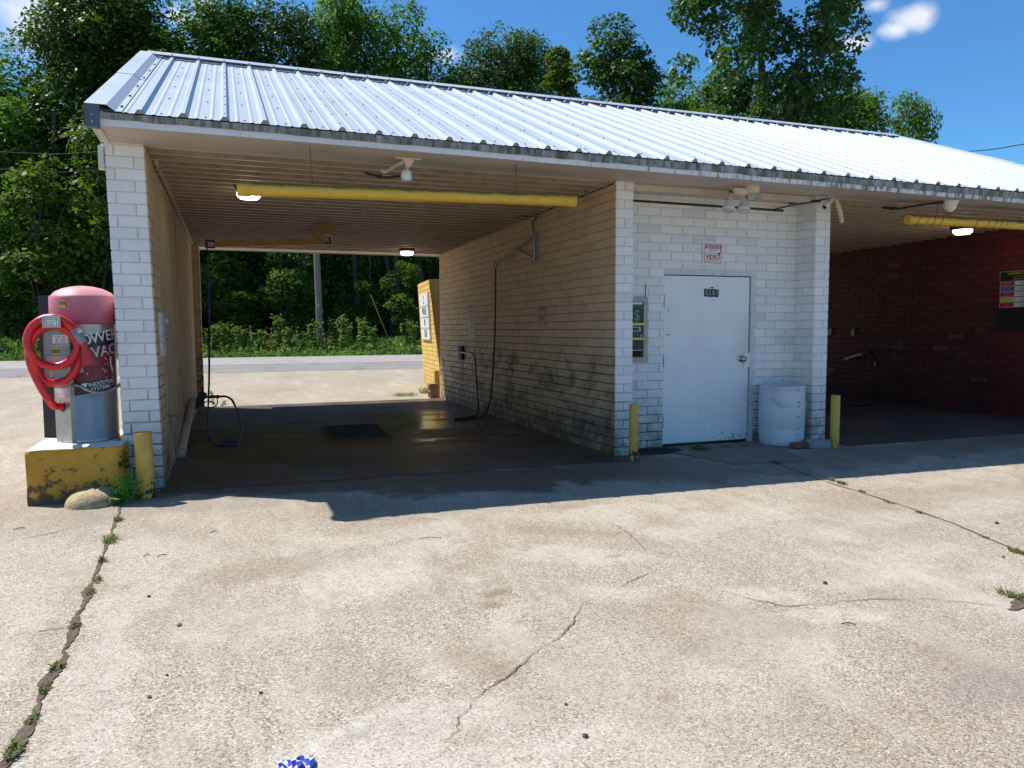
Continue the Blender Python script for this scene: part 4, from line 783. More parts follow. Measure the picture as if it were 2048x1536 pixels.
mb=MB(); mb.tube(spline([(12.20,3.98,.93),(12.18,3.82,.94),(12.15,3.68,.86),(12.13,3.62,.78)],6),.035,10); mb.build('gun_body',M['black'],g2); mb=MB(); mb.tube([(12.13,3.62,.80),(12.12,3.59,.69)],.013,8); mb.build('fitting',M['alu'],g2)
mb=MB(); mb.tube(spline([(12.12,3.59,.70),(12.1,3.5,.3),(11.9,3.3,.05),(11.3,3.1,.018),(10.3,3.2,.018),(9.7,3.7,.018),(9.6,4.3,.03),(9.4,4.8,.3)],10),.014,8); mb.build('hose',M['black'],None,label='black hose lying in a long curve on the red bay floor',cat='hose')

# ------------------------------------------------------------------ vacuum island
ISZ=.455
mb=MB(); poly=[(-.967,-.386),(-.255,-.345),(-.255,-.012),(-.352,-.012),(-.352,.80),(-1.0,.80)]
random.seed(3)
vs=[];nz_=7
# subdivided outline for a slightly crumbling edge
out=[]
for (a,b) in zip(poly,poly[1:]+poly[:1]):
    n=max(1,int(math.dist(a,b)/.06)); out+=[(a[0]+(b[0]-a[0])*k/n,a[1]+(b[1]-a[1])*k/n) for k in range(n)]
n=len(out); zs=[0,.06,.14,.24,.34,.42,ISZ-.012,ISZ]
for j,z in enumerate(zs):
    for (x,y) in out:
        e=random.uniform(-.004,.004)+(-.008 if j==len(zs)-1 else 0)+random.uniform(-.006,0)*(j==len(zs)-1); d=Vector((x+.65,y-.15)).normalized()*e; vs.append((x+d.x,y+d.y,z+(random.uniform(-.003,.003) if j>=6 else 0)))
fs=[(j*n+i,j*n+(i+1)%n,(j+1)*n+(i+1)%n,(j+1)*n+i) for j in range(len(zs)-1) for i in range(n)]
mb.add(vs,fs,0,True); top=[(v[0],v[1],v[2]+.0) for v in vs[-n:]]; mb.add(top,[tuple(range(n))],1)
mb.build('vacuum_island',[M['island'],M['island_top']],None,label='yellow concrete island with white top that carries the vacuum',cat='concrete block')
vc=empty('vacuum_cleaner',(-.60,.235,ISZ),0,'self-service vacuum with faded red lid and steel drum on the yellow island','vacuum cleaner')
CX,CY=-.60,.235; R=.247
mb=MB(); mb.lathe([(R+.004,ISZ+.002),(R+.004,ISZ+.03),(R,ISZ+.034),(R,1.515)],64,(CX,CY,0)); mb.build('drum',M['steel'],vc)
mb=MB(); Rl=.266; mb.lathe([(R+.002,1.49),(Rl,1.492),(Rl+.003,1.51),(Rl,1.72),(Rl-.004,1.737),(Rl-.02,1.748),(.22,1.778),(.16,1.808),(.09,1.826),(.03,1.833),(0,1.834)],64,(CX,CY,0)); mb.build('lid',M['lid'],vc)
def cylfn(r,cz,a0):
    def f(u,v,d=0):
        a=a0+u/r; return (CX+(r+d)*math.sin(a),CY-(r+d)*math.cos(a),cz+v)
    return f
# wrap-round poster on the drum (angles from the -Y direction, positive to +X)
fn=cylfn(R+.001,1.17,R_(28)); mb=MB()
def cyl_patch(u0,u1,vb,vt,d,mi,n=26):
    P=[];
    for i in range(n+1):
        u=u0+(u1-u0)*i/n; P+= [fn(u,vb(u),d),fn(u,vt(u),d)]
    mb.add(P,[(2*i,2*i+2,2*i+3,2*i+1) for i in range(n)],mi,True)
tl=lambda k,s=.16: (lambda u: k+s*u)
cyl_patch(-.20,.21,tl(-.275),tl(.235),.0006,0); cyl_patch(-.165,.20,tl(-.17),tl(.12),.0012,1)
for (u,w) in ((-.09,.004),(-.03,.004),(.05,.004)): cyl_patch(u,u+w,tl(-.17),tl(.12),.0016,3,2)
put_text(mb,'P',.115,fn,-.155,.165,2,.0022,.012,.9,.16); put_text(mb,'O',.125,fn,-.075,.180,2,.0022,.016,.95,.16); put_text(mb,'WER',.135,fn,.095,.215,2,.0022,.008,.95,.16)
put_text(mb,'VAC',.13,fn,.085,.085,4,.0022,.008,.95,.16); put_text(mb,'INDUSTRIAL',.048,fn,.055,-.195,2,.0022,.003,.95,.16); put_text(mb,'SYSTEMS',.048,fn,.035,-.240,2,.0022,.003,.95,.16)
mb.add([fn(-.125,-.20,.0022),fn(-.075,-.192,.0022),fn(-.098,-.262,.0022)],[(0,2,1)],2)
rng2=random.Random(5)
for _ in range(60):
    u=rng2.gauss(.11,.05); v=rng2.gauss(-.20,.09)+.16*u; s=rng2.uniform(.0015,.006); mb.add([fn(u-s,v-s,.0028),fn(u+s,v-s*.6,.0028),fn(u+s*.7,v+s,.0028),fn(u-s*.6,v+s*1.2,.0028)],[(0,1,2,3)],2)
mb.add([fn(a,b,.0028) for a,b in ((.135,.04),(.15,.02),(.145,-.03),(.165,-.08),(.155,-.12),(.14,-.075),(.125,-.02),(.128,.02))],[tuple(range(8))[::-1]],2)
mb.build('poster',[M['sign_black'],mat('poster_faded_red',(.20,.018,.03),.45,var=.25,scale=12),M['sign_white'],mat('poster_dark_red',(.10,.012,.02),.45),M['digit_grey']],vc)
fn2=cylfn(Rl+.0035,1.665,R_(-26))
def do_not_sticker(fn,parent,name='warning_sticker',s=1.0):
    mb=MB(); rect(mb,fn,-.028*s,.028*s,-.036*s,.036*s,.0005,0); rect(mb,fn,-.026*s,.026*s,.016*s,.034*s,.0012,1); rect(mb,fn,-.026*s,.026*s,-.034*s,-.006*s,.0012,1)
    put_text(mb,'Please',.017*s,fn,0,.024*s,0,.0018,.002,.95); put_text(mb,'DO NOT',.014*s,fn,0,.005*s,2,.0018,.002,.95); put_text(mb,'vacuum',.011*s,fn,0,-.013*s,0,.0018,.001); put_text(mb,'liquids',.011*s,fn,0,-.025*s,0,.0018,.001)
    return mb.build(name,[M['sign_black'],M['sign_yellow'],M['sign_white']],parent)
do_not_sticker(fn2,vc)
mb=MB()
for a in (-3,60,-70): 
    an=R_(a); mb.lathe([(.008,0),(.008,.006),(0,.008)],8,(CX+Rl*math.sin(an),CY-Rl*math.cos(an),1.505),axis=(math.sin(an),-math.cos(an),0))
mb.build('lid_screw',M['screw'],vc)
# hose tower
Mx=Vector((-.69,-.035,0)); uu=Vector((-.68,.733,0)); vv=Vector((.733,.68,0))
mb=MB(); c=Mx+uu*.11+vv*.075; mb.obox(c+Vector((0,0,(ISZ+1.10)/2)),uu*.11,vv*.075,(0,0,(1.10-ISZ)/2)); o=mb.build('hose_tower',M['steel'],vc); bevel(o,.004)
fn=plane_fn(Mx+uu*.11-vv*.001+Vector((0,0,.775)),-uu,(0,0,1)); mb=MB(); rect(mb,fn,-.07,.085,.075,.115,.0012,0); rect(mb,fn,-.09,.085,.118,.155,.0012,1); rect(mb,fn,-.095,.10,.16,.30,.0010,2); mb.build('faded_sticker',[mat('faded_pink_sticker',(.60,.45,.48),.5),mat('faded_pale_sticker',(.66,.55,.56),.5),mat('red_tinted_area',(.33,.15,.15),.4)],vc)  # two pale stickers below a red-tinted area across the tower face
mb=MB(); mb.lathe([(.047,-.001),(.047,.003),(0,.003)],20,fn(.0,.0,0),axis=-vv); mb.build('hose_port',M['black'],vc)
mb=MB(); mb.box(-.70,-.575,-.055,.10,1.07,1.27); o=mb.build('meter_housing',M['steel'],vc); bevel(o,.004)
# coin box and its labels
mb=MB(); bx0,bx1,by=-.905,-.705,-.085; mb.box(bx0,bx1,by,by+.16,.985,1.415); o=mb.build('coin_box',M['steel_plate'],vc); bevel(o,.004)
fn=plane_fn((-.805,by,1.20),(1,0,0),(0,0,1)); mb=MB(); plate(mb,fn,-.085,.098,-.105,-.022,.0,.022,0); plate(mb,fn,-.05,.095,.058,.074,.0,.010,0); o=mb.build('coin_door',M['alu'],vc); 
mb=MB(); rect(mb,fn,-.03,.085,.085,.158,.001,0); put_text(mb,'SUPER VAC',.018,fn,.028,.139,2,.002,.001,.95); put_text(mb,'$1.00',.036,fn,.028,.110,1,.002,.003,.95); rect(mb,fn,-.02,.075,.089,.091,.002,2); mb.build('price_sticker',[M['sign_white'],M['sign_red'],M['sign_black']],vc)
fs2=plane_fn((-.805-.012,by,1.20+.012),(1,0,0),(0,0,1)); dn2=do_not_sticker(fs2,vc,s=1.15)
mb=MB(); plate(mb,fn,-.058,-.050,-.205,-.135,.0,.004,0); plate(mb,fn,-.075,-.069,.165,.195,0,.003,0); plate(mb,fn,.085,.091,.165,.195,0,.003,0); mb.lathe([(.012,0),(.012,.008),(0,.009)],12,fn(.035,.182,0),axis=(0,-1,0)); mb.build('coin_slot',M['steel'],vc)
mb=MB(); mb.box(-.872,-.735,by-.01,by+.005,1.417,1.515); mb.box(-.86,-.747,by+.004,by+.20,1.417,1.432); o=mb.build('hose_hanger',M['alu'],vc); bevel(o,.003)
fn=plane_fn((-.803,by-.0105,1.466),(1,0,0),(0,0,1)); mb=MB(); rect(mb,fn,-.042,.050,-.040,.042,.001,0); 
for a,b,c_,d in ((-.038,.046,-.037,-.034),(-.038,.046,.035,.038),(-.038,-.035,-.037,.038)): rect(mb,fn,a,b,c_,d,.0018,1)
for i,t in enumerate(('HANG','HOSE','HERE')): put_text(mb,t,.021,fn,-.008,.022-.023*i,1,.0018,.002,1.0)
rect(mb,fn,.034,.038,-.034,.018,.0018,1); mb.add([fn(.028,.016,.0018),fn(.044,.016,.0018),fn(.036,.034,.0018)],[(0,1,2)],1); mb.build('hanger_sign',[M['sign_white'],M['sign_black']],vc)
for o in vc.children:
    if o.name.split('.')[0] in('coin_box','coin_door','price_sticker','coin_slot','hose_hanger','hanger_sign') or o is dn2: o.location=(.045,-.165 if o.name.split('.')[0] in('hose_hanger','hanger_sign') else 0,.042)
mb=MB(); mb.box(-1.0,-.84,.46,.50,ISZ,1.755); mb.build('back_panel',M['black_steel'],vc)
# red corrugated hose coiled over the coin box
ctl=[]
port=plane_fn(Mx+uu*.11-vv*.001+Vector((0,0,.775)),-uu,(0,0,1))(0,0,0)
ctl=[Vector(port)+Vector((.02,.03,0)),Vector(port)+Vector((-.05,-.055,.012)),(-.83,-.115,.85),(-.885,-.14,.97)]
def loop(a0,a1,rx,rz,cx,cz,y0,y1,n):
    for k in range(n):
        t=k/(n-1); a=R_(a0+(a1-a0)*t); ctl.append((cx+rx*math.cos(a),y0+(y1-y0)*t,cz+rz*math.sin(a)))
loop(200,-130,.183,.245,-.772,1.235,-.15,-.125,11)
loop(218,-240,.186,.205,-.768,1.340,-.195,-.175,13)
ctl+= [(-.745,-.20,1.545),(-.66,-.21,1.505),(-.592,-.215,1.435)]
pts=spline(ctl,40); L=0; rr=[]; 
# resample evenly and modulate the radius
Q=[pts[0]]; acc=0; st=.0036
cum=[0]
for a,b in zip(pts[:-1],pts[1:]): cum.append(cum[-1]+(b-a).length)
tot=cum[-1]; j=0; Q=[]
for s_ in np.arange(0,tot,st):
    while j<len(cum)-2 and cum[j+1]<s_: j+=1
    t=(s_-cum[j])/max(1e-9,cum[j+1]-cum[j]); Q.append(pts[j].lerp(pts[j+1],t))
rr=[.0325+(.0016 if (i//1)%2 else -.0016) for i in range(len(Q))]
mb=MB(); mb.tube(Q,rr,14); mb.build('suction_hose',M['hose_red'],vc)
e0=Vector(ctl[-1]); d=Vector((.48,-.05,-.87)).normalized()
mb=MB(); mb.lathe([(.036,-.01),(.039,-.005),(.039,.035),(.041,.036),(.041,.046),(.037,.048),(.033,.095),(.034,.12),(.028,.122)],24,e0,axis=d); mb.build('hose_cuff',M['cuff'],vc)
# claw nozzle: neck then a flat fan with teeth
n0=e0+d*.115; d2=Vector((.20,-.08,-.97)).normalized(); side=d2.cross(Vector((0,-1,0))).normalized(); nor=side.cross(d2).normalized()
mb=MB(); mb.lathe([(.029,-.01),(.030,.0),(.031,.012),(.028,.016),(.027,.055)],24,n0,axis=d2)
secs=[(.05,.027,.027),(.075,.030,.022),(.11,.038,.015),(.15,.048,.011),(.19,.056,.009)]; seg=28; vs=[]
for (t,a,b) in secs:
    for k in range(seg):
        an=2*PI*k/seg; rib=1+ (.10*math.cos(an*14) if t>.08 else 0); vs.append(n0+d2*t+side*a*math.cos(an)+nor*b*math.sin(an)*rib)
mb.add(vs,[(i*seg+k,i*seg+(k+1)%seg,(i+1)*seg+(k+1)%seg,(i+1)*seg+k) for i in range(len(secs)-1) for k in range(seg)],0,True)
for q in range(6):
    a=-.05+.02*q; c=n0+d2*.192+side*a; mb.obox(c+d2*.004,side*.006,nor*.008,d2*.010)
mb.build('claw_nozzle',M['nozzle_red'],vc)
mb=MB(); mb.tube(spline([(-.655,.0,.965),(-.60,-.10,.96),(-.50,-.105,.905),(-.40,-.09,.90),(-.31,.0,.95),(-.29,.06,1.0)],10),.0135,8); mb.lathe([(.026,0),(.026,.02),(.02,.03),(.014,.05)],14,(-.652,.005,.967),axis=(.45,-.85,0)); mb.build('power_conduit',M['steel_plate'],vc)
# cement lump
mb=MB(); n=28; vs=[]; rn=random.Random(2)
ph=[rn.uniform(0,6) for _ in range(4)]
for j in range(9):
    t=j/8
    for k in range(n):
        a=2*PI*k/n; r=1+.10*math.sin(2*a+ph[0])+.06*math.sin(3*a+ph[1])+.03*math.sin(5*a+ph[2]); rr_=math.cos(t*PI/2*.98)**.72*r; vs.append((-.47+.225*rr_*math.cos(a),-.475+.20*rr_*math.sin(a),.125*math.sin(t*PI/2)*(1+.06*math.sin(3*a+ph[3]))))
mb.add(vs,[(j*n+k,j*n+(k+1)%n,(j+1)*n+(k+1)%n,(j+1)*n+k) for j in range(8) for k in range(n)]+[tuple(8*n+k for k in range(n))],0,True); mb.build('cement_lump',M['lump'],None,label='rounded tan lump of cement at the foot of the yellow island',cat='concrete lump')
# bollards
def bollard(x,y,r,h,label,lean=(0,0)):
    o=empty('bollard',(x,y,0),0,label,'bollard','yellow steel bollards'); mb=MB(); l=Vector((lean[0],lean[1],0))
    mb.tube([Vector((x,y,-.02))+l*-.02,Vector((x,y,h*.5))+l*.5,Vector((x,y,h-.006))+l,Vector((x,y,h))+l],[r,r,r,r-.004],28,0,False); mb.build('post',M['bollard'],o)
    mb=MB(); p=Vector((x,y,h))+l; mb.lathe([(r-.004,0),(r-.008,.0),(r-.010,-.006),(.02,-.004),(0,-.003)],28,p); mb.build('cement_fill',M['bollard'],o); return o
bollard(-.085,-.365,.072,.565,'short yellow bollard in sunlight beside the vacuum island',(-.012,0)); bollard(4.715,-.285,.052,.615,'slim yellow bollard in shade with rusty peeling foot in front of the change machine'); bollard(7.36,-.42,.052,.63,'slim yellow bollard in shade beside the white barrel and grey paver')
# barrel
ba=empty('barrel',(7.21,.0,0),0,'white plastic barrel used as a bin beside the door','barrel'); c=(7.215,.045,0); c=(7.175,.012+.0,0)
mb=MB(); mb.lathe([(0,.004),(.243,.004),(.258,.02),(.264,.06),(.270,.20),(.266,.215),(.270,.235),(.274,.36),(.274,.48),(.269,.495),(.273,.51),(.270,.63),(.263,.695),(.270,.705),(.272,.722),(.266,.732),(.255,.730),(.253,.70),(.258,.60)],56,(6.965,.045,0)); mb.build('barrel_body',M['barrel'],ba)
mb=MB(); mb.lathe([(.257,.61),(.18,.645),(.1,.63),(0,.65)],32,(6.965,.045,0)); mb.build('rubbish',M['barrel_in'],ba)
mb=MB()
for z,a in ((.685,8),(.545,10),(.49,10),(.37,9),(.225,8),(.16,8),(.035,7)):
    an=R_(a-6); r=.2745; mb.lathe([(.008,0),(.008,.003),(0,.003)],10,(6.965+r*math.sin(an),.045-r*math.cos(an),z),axis=(math.sin(an),-math.cos(an),0))
mb.build('drilled_hole',M['pit'],ba)
mb=MB(); mb.obox((6.93,-.325,.042),(.105,-.022,0),(.02,.048,0),(0,0,.03)); o=mb.build('brick',M['clay'],None,label='single reddish brick lying on the ground in front of the barrel',cat='brick'); bevel(o,.006)
mb=MB(); mb.obox((7.195,-.33,.046),(.105,-.085,0),(.055,.075,0),(0,0,.045)); o=mb.build('paver',M['paver'],None,label='grey concrete paver block between barrel and bollard',cat='paver'); bevel(o,.008)
mb=MB(); pts=[]
for k in range(40):
    a=2*PI*k/40; pts.append((5.19+.36*(abs(math.cos(a))**.8)*math.copysign(1,math.cos(a)),.10+.17*math.sin(a)))
mb.prism(pts,.011,.026,0,lambda a,b,t:(a+.15*(b-.1),b,t))
for j in range(7): mb.tube([(4.93+.02*j,.02+.027*j,.027),(5.15+.02*j,.0+.028*j,.029),(5.42,.01+.028*j,.027)],.005,5)
mb.build('doormat',M['mat'],None,label='dark oval rubber mat on the ground behind the slim bollard',cat='mat')
# floor drain
dr=empty('floor_drain',(2.2,3.1,0),0,'rusty rectangular drain grate in the wet bay floor','drain'); P=[(1.80,2.39),(2.57,2.36),(2.62,3.80),(1.84,3.79)]
mb=MB(); mb.add([(a,b,.007) for a,b in P],[(0,1,2,3)]); mb.build('pit',M['pit'],dr)
mb=MB(); 
for i in range(26):
    t=(i+.5)/26; a=Vector(P[0]).lerp(Vector(P[3]),t); b=Vector(P[1]).lerp(Vector(P[2]),t); mb.tube([(a.x,a.y,.016),(b.x,b.y,.016)],.008,4,0,True,False)
for i in range(14):
    t=(i+.5)/14; a=Vector(P[0]).lerp(Vector(P[1]),t); b=Vector(P[3]).lerp(Vector(P[2]),t); mb.tube([(a.x,a.y,.014),(b.x,b.y,.014)],.006,4,0,True,False)
mb.build('grating',M['grate'],dr)
mb=MB()
for a,b in zip(P,P[1:]+P[:1]): 
    u=(Vector(b)-Vector(a)).normalized()*.02; mb.obox(((a[0]+b[0])/2,(a[1]+b[1])/2,.014),((b[0]-a[0])/2,(b[1]-a[1])/2,0),(-u.y,u.x,0),(0,0,.010))
mb.build('drain_frame',M['rust'],dr)
# yellow sign wall behind the bay, hollow block and post stub
yw=empty('sign_wall',(5.0,10.,0),0,'leaning yellow painted brick wall with price board behind the bay','wall')
u=Vector((.0975,1,0)).normalized(); O=Vector((5.205,11.35,0)); mb=MB()
# face looking to -X: u axis runs towards the viewer
fn=plane_fn(O,-u,Vector((-.055,0,1)))
fnn=lambda a,b,d=0: fn(a,b,d)
Lb=2.78
def near(z): return Lb-.02-(.86*max(0,z-.3)/2.3)
nrow=25; ch=2.58/nrow
mb.add([fn(0,0,0),fn(Lb,0,0),fn(near(2.58),2.58,0),fn(0,2.58,0)],[(0,1,2,3)],1)
for r in range(nrow):
    a=-.2 if r%2 else 0; 
    while a<near(r*ch):
        s=max(0,a+.006); e=min(near(r*ch+.05)+random.uniform(-.008,.008),a+.40-.006)
        if e-s>.03:
            z1,z2=r*ch+.006,(r+1)*ch-.006; d=.012+random.uniform(-.002,.002); P=[fn(s,z1,0),fn(e,z1,0),fn(e,z2,0),fn(s,z2,0),fn(s,z1,d),fn(e,z1,d),fn(e,z2,d),fn(s,z2,d)]; mb.add(P,[(4,5,6,7),(0,1,5,4),(1,2,6,5),(2,3,7,6),(3,0,4,7)],0,False,random.uniform(.88,1.05))
        a+=.40
# body behind the face
T=.30; pf=[(0,0),(Lb,0),(near(2.58),2.58),(0,2.58)]; mb.add([fn(a,b,-.001) for a,b in pf]+[fn(a,b,-T) for a,b in pf],[(7,6,5,4),(1,5,6,2),(2,6,7,3),(3,7,4,0),(0,4,5,1)],2)
mb.build('brick_body',[M['yellow_brick'],M['yellow_mortar'],mat('wall_end_painted_shade',(.40,.22,.05),.7,var=.2)],yw)  # end and back in ochre: the yellow with its shade painted in
mb=MB(); u0,u1,v0,v1=.42,1.80,1.18,2.30; plate(mb,fn,u0,u1,v0,v1,.012,.045,0); mb.build('board',M['white_trim'],yw)
mb=MB(); 
for i in range(4):
    a=v1-.04-(i+1)*(v1-v0-.06)/4; plate(mb,fn,u0+.04,u1-.04,a+.025,a+.245,.045,.055,0); plate(mb,fn,u0,u1,a+.0,a+.018,.045,.062,1)
for i,(t,mi,sz,w) in enumerate((('2',2,.28,1.1),('WASH',3,.26,.9),('IN',3,.25,.8),('CAR',3,.25,.95))):
    a=v1-.04-(i+1)*(v1-v0-.06)/4; put_text(mb,t,sz,fn,(u0+u1)/2+.05,a+.135,mi,.058,.012,w)
mb.build('lettering',[M['sign_white'],M['white_trim'],M['sign_red'],M['sign_black']],yw)
mb=MB(); bx,by_,bw,bd,bh=4.46,7.80,.17,.19,.30
mb.box(bx,bx+bw,by_,by_+.03,.0,bh); mb.box(bx,bx+bw,by_+bd-.03,by_+bd,0,bh); 
for z in (0,.125,.27): mb.box(bx,bx+bw,by_+.03,by_+bd-.03,z,z+.03)
mb.box(bx+.06,bx+.10,by_+.03,by_+bd-.03,.03,.125); mb.box(bx+.06,bx+.10,by_+.03,by_+bd-.03,.155,.27)
mb.build('hollow_block',M['cinder'],None,label='upright reddish hollow block at the corner of the rear opening',cat='block')
mb=MB(); mb.box(4.62,4.73,8.02,8.14,0,.56); o=mb.build('post_stub',M['post_shaded'],None,label='short yellow post behind the hollow block, its shade coloured in as orange',cat='post'); bevel(o,.008)

# ------------------------------------------------------------------ pole and wires
up=empty('utility_pole',(4.43,29,.4),0,'weathered wooden utility pole across the road','utility pole'); mb=MB(); mb.tube([(4.46,29,.2),(4.42,29,3),(4.36,29,6),(4.28,29,11)],[.165,.155,.145,.12],16); mb.build('pole_shaft',M['pole'],up)
mb=MB(); mb.box(3.5,5.1,28.93,29.05,10.2,10.32); mb.build('crossarm',M['pole'],up); mb=MB(); mb.box(4.36,4.42,28.83,28.85,2.55,2.62); mb.build('pole_tag',M['sign_white'],up)
gw=empty('guy_wire',(8.15,31,1),0,'thin guy wire with yellow sleeve slanting to the ground by the woods','guy wire'); a,b=Vector((8.3,31.1,.45)),Vector((4.35,28.95,9.5)); 
mb=MB(); mb.tube([a,b],.010,6); mb.build('cable',M['wire'],gw); mb=MB(); mb.tube([a.lerp(b,.02),a.lerp(b,.30)],.028,8); mb.build('sleeve',mat('dull_yellow_sleeve',(.42,.32,.08),.6),gw)
def wire(pts,label,r=.012):
    mb=MB(); mb.tube(spline(pts,12),r,6); return mb.build('power_line',M['wire'],None,label=label,cat='wire',group='overhead wires')
wire([(-40,29,9.6),(-20,29,8.75),(-8,29,8.72),(-4.3,29,9.02),(4.28,29,10.3)],'upper of the two overhead wires in front of the left woods')
wire([(-40,29,8.9),(-20,29,8.1),(-8,29,8.03),(-4.3,29,8.26),(4.28,29,9.6)],'lower of the two overhead wires in front of the left woods')
wire([(50,48,13.7),(39.5,29.,12.3),(34.56,20,10.01),(30.19,14,8.65),(26,8,7.6)],'single overhead wire above the right end of the roof',.02)

# ------------------------------------------------------------------ vegetation
def leaf_mat(name,dark,light,trans=.42,spec=.18,rough=.55):
    g=G(name); t=g.attr('tint'); oi=g.N('ShaderNodeObjectInfo').outputs['Random']
    c=g.ramp(t,[(0,dark),(.55,tuple((a+b)/2 for a,b in zip(dark,light))),(1,light)]); hs=g.N('ShaderNodeHueSaturation'); g.L(c,hs.inputs['Color']); g.L(g.mr(oi,0,1,.485,.515),hs.inputs['Hue']); g.L(g.mr(oi,0,1,.8,1.15),hs.inputs['Value']); c=hs.outputs[0]
    g.base(c,rough,0,spec); tr=g.N('ShaderNodeBsdfTranslucent'); sat=g.mix(1.0,c,(1.5,1.6,.6),'MULTIPLY'); g.L(sat,tr.inputs[0]); ms=g.N('ShaderNodeMixShader'); ms.inputs[0].default_value=trans; g.L(g.b.outputs[0],ms.inputs[1]); g.L(tr.outputs[0],ms.inputs[2]); g.L(ms.outputs[0],g.out.inputs[0]); return g.m
M['leafA']=leaf_mat('broadleaf',(.034,.084,.013),(.135,.235,.032)); M['leafB']=leaf_mat('tulip_leaf_dark',(.023,.055,.013),(.088,.152,.030),.36,.3,.45); M['leafC']=leaf_mat('bright_leaf',(.045,.10,.014),(.145,.24,.031),.4)
M['weed']=leaf_mat('weed_green',(.07,.125,.028),(.19,.27,.06),.35); M['tuft']=None
def tuft_mat():
    m=leaf_mat('joint_grass',(.10,.125,.035),(.24,.25,.09),.3); g=m.node_tree; return m
M['tuft']=tuft_mat(); M['bark']=mat('tree_bark',(.085,.068,.052),.9,var=.4,scale=9,bump=.8,bscale=20); M['dry']=leaf_mat('dry_grass',(.12,.11,.045),(.21,.19,.08),.2); M['fern']=leaf_mat('feathery_green',(.10,.22,.025),(.20,.38,.05),.4)
M['woodsleaf']=leaf_mat('woods_leaf',(.018,.045,.010),(.065,.125,.020),.25,.05,.8)
def leaf_mesh(name,P,Nrm,size,tint,m,aspect=.62,fold=.25):
    """rhombic folded leaves at P with normals Nrm"""
    n=len(P); rg=RNG; a=rg.normal(size=(n,3)); Nn=Nrm/np.linalg.norm(Nrm,axis=1,keepdims=True); t=np.cross(Nn,a); t/=np.linalg.norm(t,axis=1,keepdims=True); b=np.cross(Nn,t); s=(size*rg.uniform(.42,1.5,n))[:,None]
    v0=P-t*s*.5; v2=P+t*s*.5; v1=P+b*s*aspect*.5-Nn*s*fold*.3+t*s*.04; v3=P-b*s*aspect*.5-Nn*s*fold*.3+t*s*.04
    co=np.stack([v0,v1,v2,v3],1).reshape(-1,3).astype(np.float32)
    me=bpy.data.meshes.new(name); me.vertices.add(4*n); me.vertices.foreach_set('co',co.ravel())
    q=np.arange(4*n,dtype=np.int32); me.loops.add(4*n); me.loops.foreach_set('vertex_index',q); me.polygons.add(n); me.polygons.foreach_set('loop_start',np.arange(0,4*n,4,dtype=np.int32)); me.polygons.foreach_set('loop_total',np.full(n,4,dtype=np.int32))
    at=me.attributes.new('tint','FLOAT','POINT'); at.data.foreach_set('value',np.repeat(np.clip(tint,0,1),4).astype(np.float32)); me.materials.append(m); me.update(); me.validate(); return me
def crown_points(seed,n,rx,z0,z1,shape,nclump,cr):
    """leaf positions in an uneven crown of clumps; shape(t) gives relative radius over height"""
    rg=np.random.default_rng(seed); C=[]; 
    while len(C)<nclump:
        t=rg.uniform(0,1); r=shape(t)*rx*math.sqrt(rg.uniform(.05,1)); a=rg.uniform(0,2*PI); C.append((r*math.cos(a)*rg.uniform(.85,1.15),r*math.sin(a)*rg.uniform(.85,1.15),z0+(z1-z0)*t))
    C=np.array(C); R=cr*rg.uniform(.55,1.25,nclump); w=R**2; idx=rg.choice(nclump,n,p=w/w.sum()); d=rg.normal(size=(n,3)); d/=np.linalg.norm(d,axis=1,keepdims=True); d[:,2]=np.where(d[:,2]<-.35,-d[:,2]*.6,d[:,2])
    # sub-sprays on each clump make ragged edges
    k=rg.integers(0,26,n); base=rg.normal(size=(nclump,26,3)); base/=np.linalg.norm(base,axis=2,keepdims=True); s=base[idx,k]; d=.45*d+.8*s; d/=np.linalg.norm(d,axis=1,keepdims=True)
    rad=R[idx]*(.55+.6*rg.random(n)**.7); P=C[idx]+d*rad[:,None]*np.array([1,1,.8]); Nr=d*.5+np.array([0,0,.75])+rg.normal(size=(n,3))*.45
    ctint=rg.uniform(.15,.75,nclump); tint=ctint[idx]*.6+.4*rg.random(n); return P,Nr,tint,C
def make_tree(name,seed,n,rx,z0,z1,shape,nclump,cr,leaf,m,H=None,trunk_r=.28,twigs=0):
    P,Nr,ti,C=crown_points(seed,n,rx,z0,z1,shape,nclump,cr); r=empty(name,(0,0,0)); me=leaf_mesh('crown',P,Nr,leaf,ti,m); o=bpy.data.objects.new('crown',me); col.objects.link(o); o.parent=r
    mb=MB(); rn=random.Random(seed); top=z0+(z1-z0)*.8; x,y=0,0; pts=[]; 
    for i in range(9): pts.append((x,y,-.3+(top+.3)*i/8)); x+=rn.uniform(-.25,.25); y+=rn.uniform(-.2,.2)
    mb.tube(pts,[trunk_r*(1.25 if i==0 else 1-.1*i) for i in range(9)],10)
    for c in C[:: max(1,len(C)//14)]:
        i=min(7,max(2,int(8*(c[2]-1.5)/top))) if top>2 else 2; a=Vector(pts[i]); b=Vector(c); mb.tube([a,a.lerp(b,.5)+Vector((0,0,-.15*(b-a).length*.3)),b],[trunk_r*.35,trunk_r*.2,trunk_r*.06],6)
    for q in range(twigs):
        a=Vector(C[q%len(C)]); d=Vector((rn.uniform(.4,1),rn.uniform(-.5,.3),rn.uniform(-.1,.5))).normalized(); mb.tube([a,a+d*.9+Vector((0,0,-.1)),a+d*1.6],[.03,.018,.006],5)
    t=mb.build('trunk',M['bark'],r); return r
ov=lambda t: math.sin(PI*min(1,max(0,.12+.80*t)))**.6
tallo=lambda t: (.75+.25*math.sin(PI*t*1.3))*(1 if t<.75 else math.sqrt(max(.02,1-((t-.75)/.27)**2)))
col_=lambda t: (.9 if t<.8 else math.sqrt(max(.05,1-((t-.8)/.22)**2)))
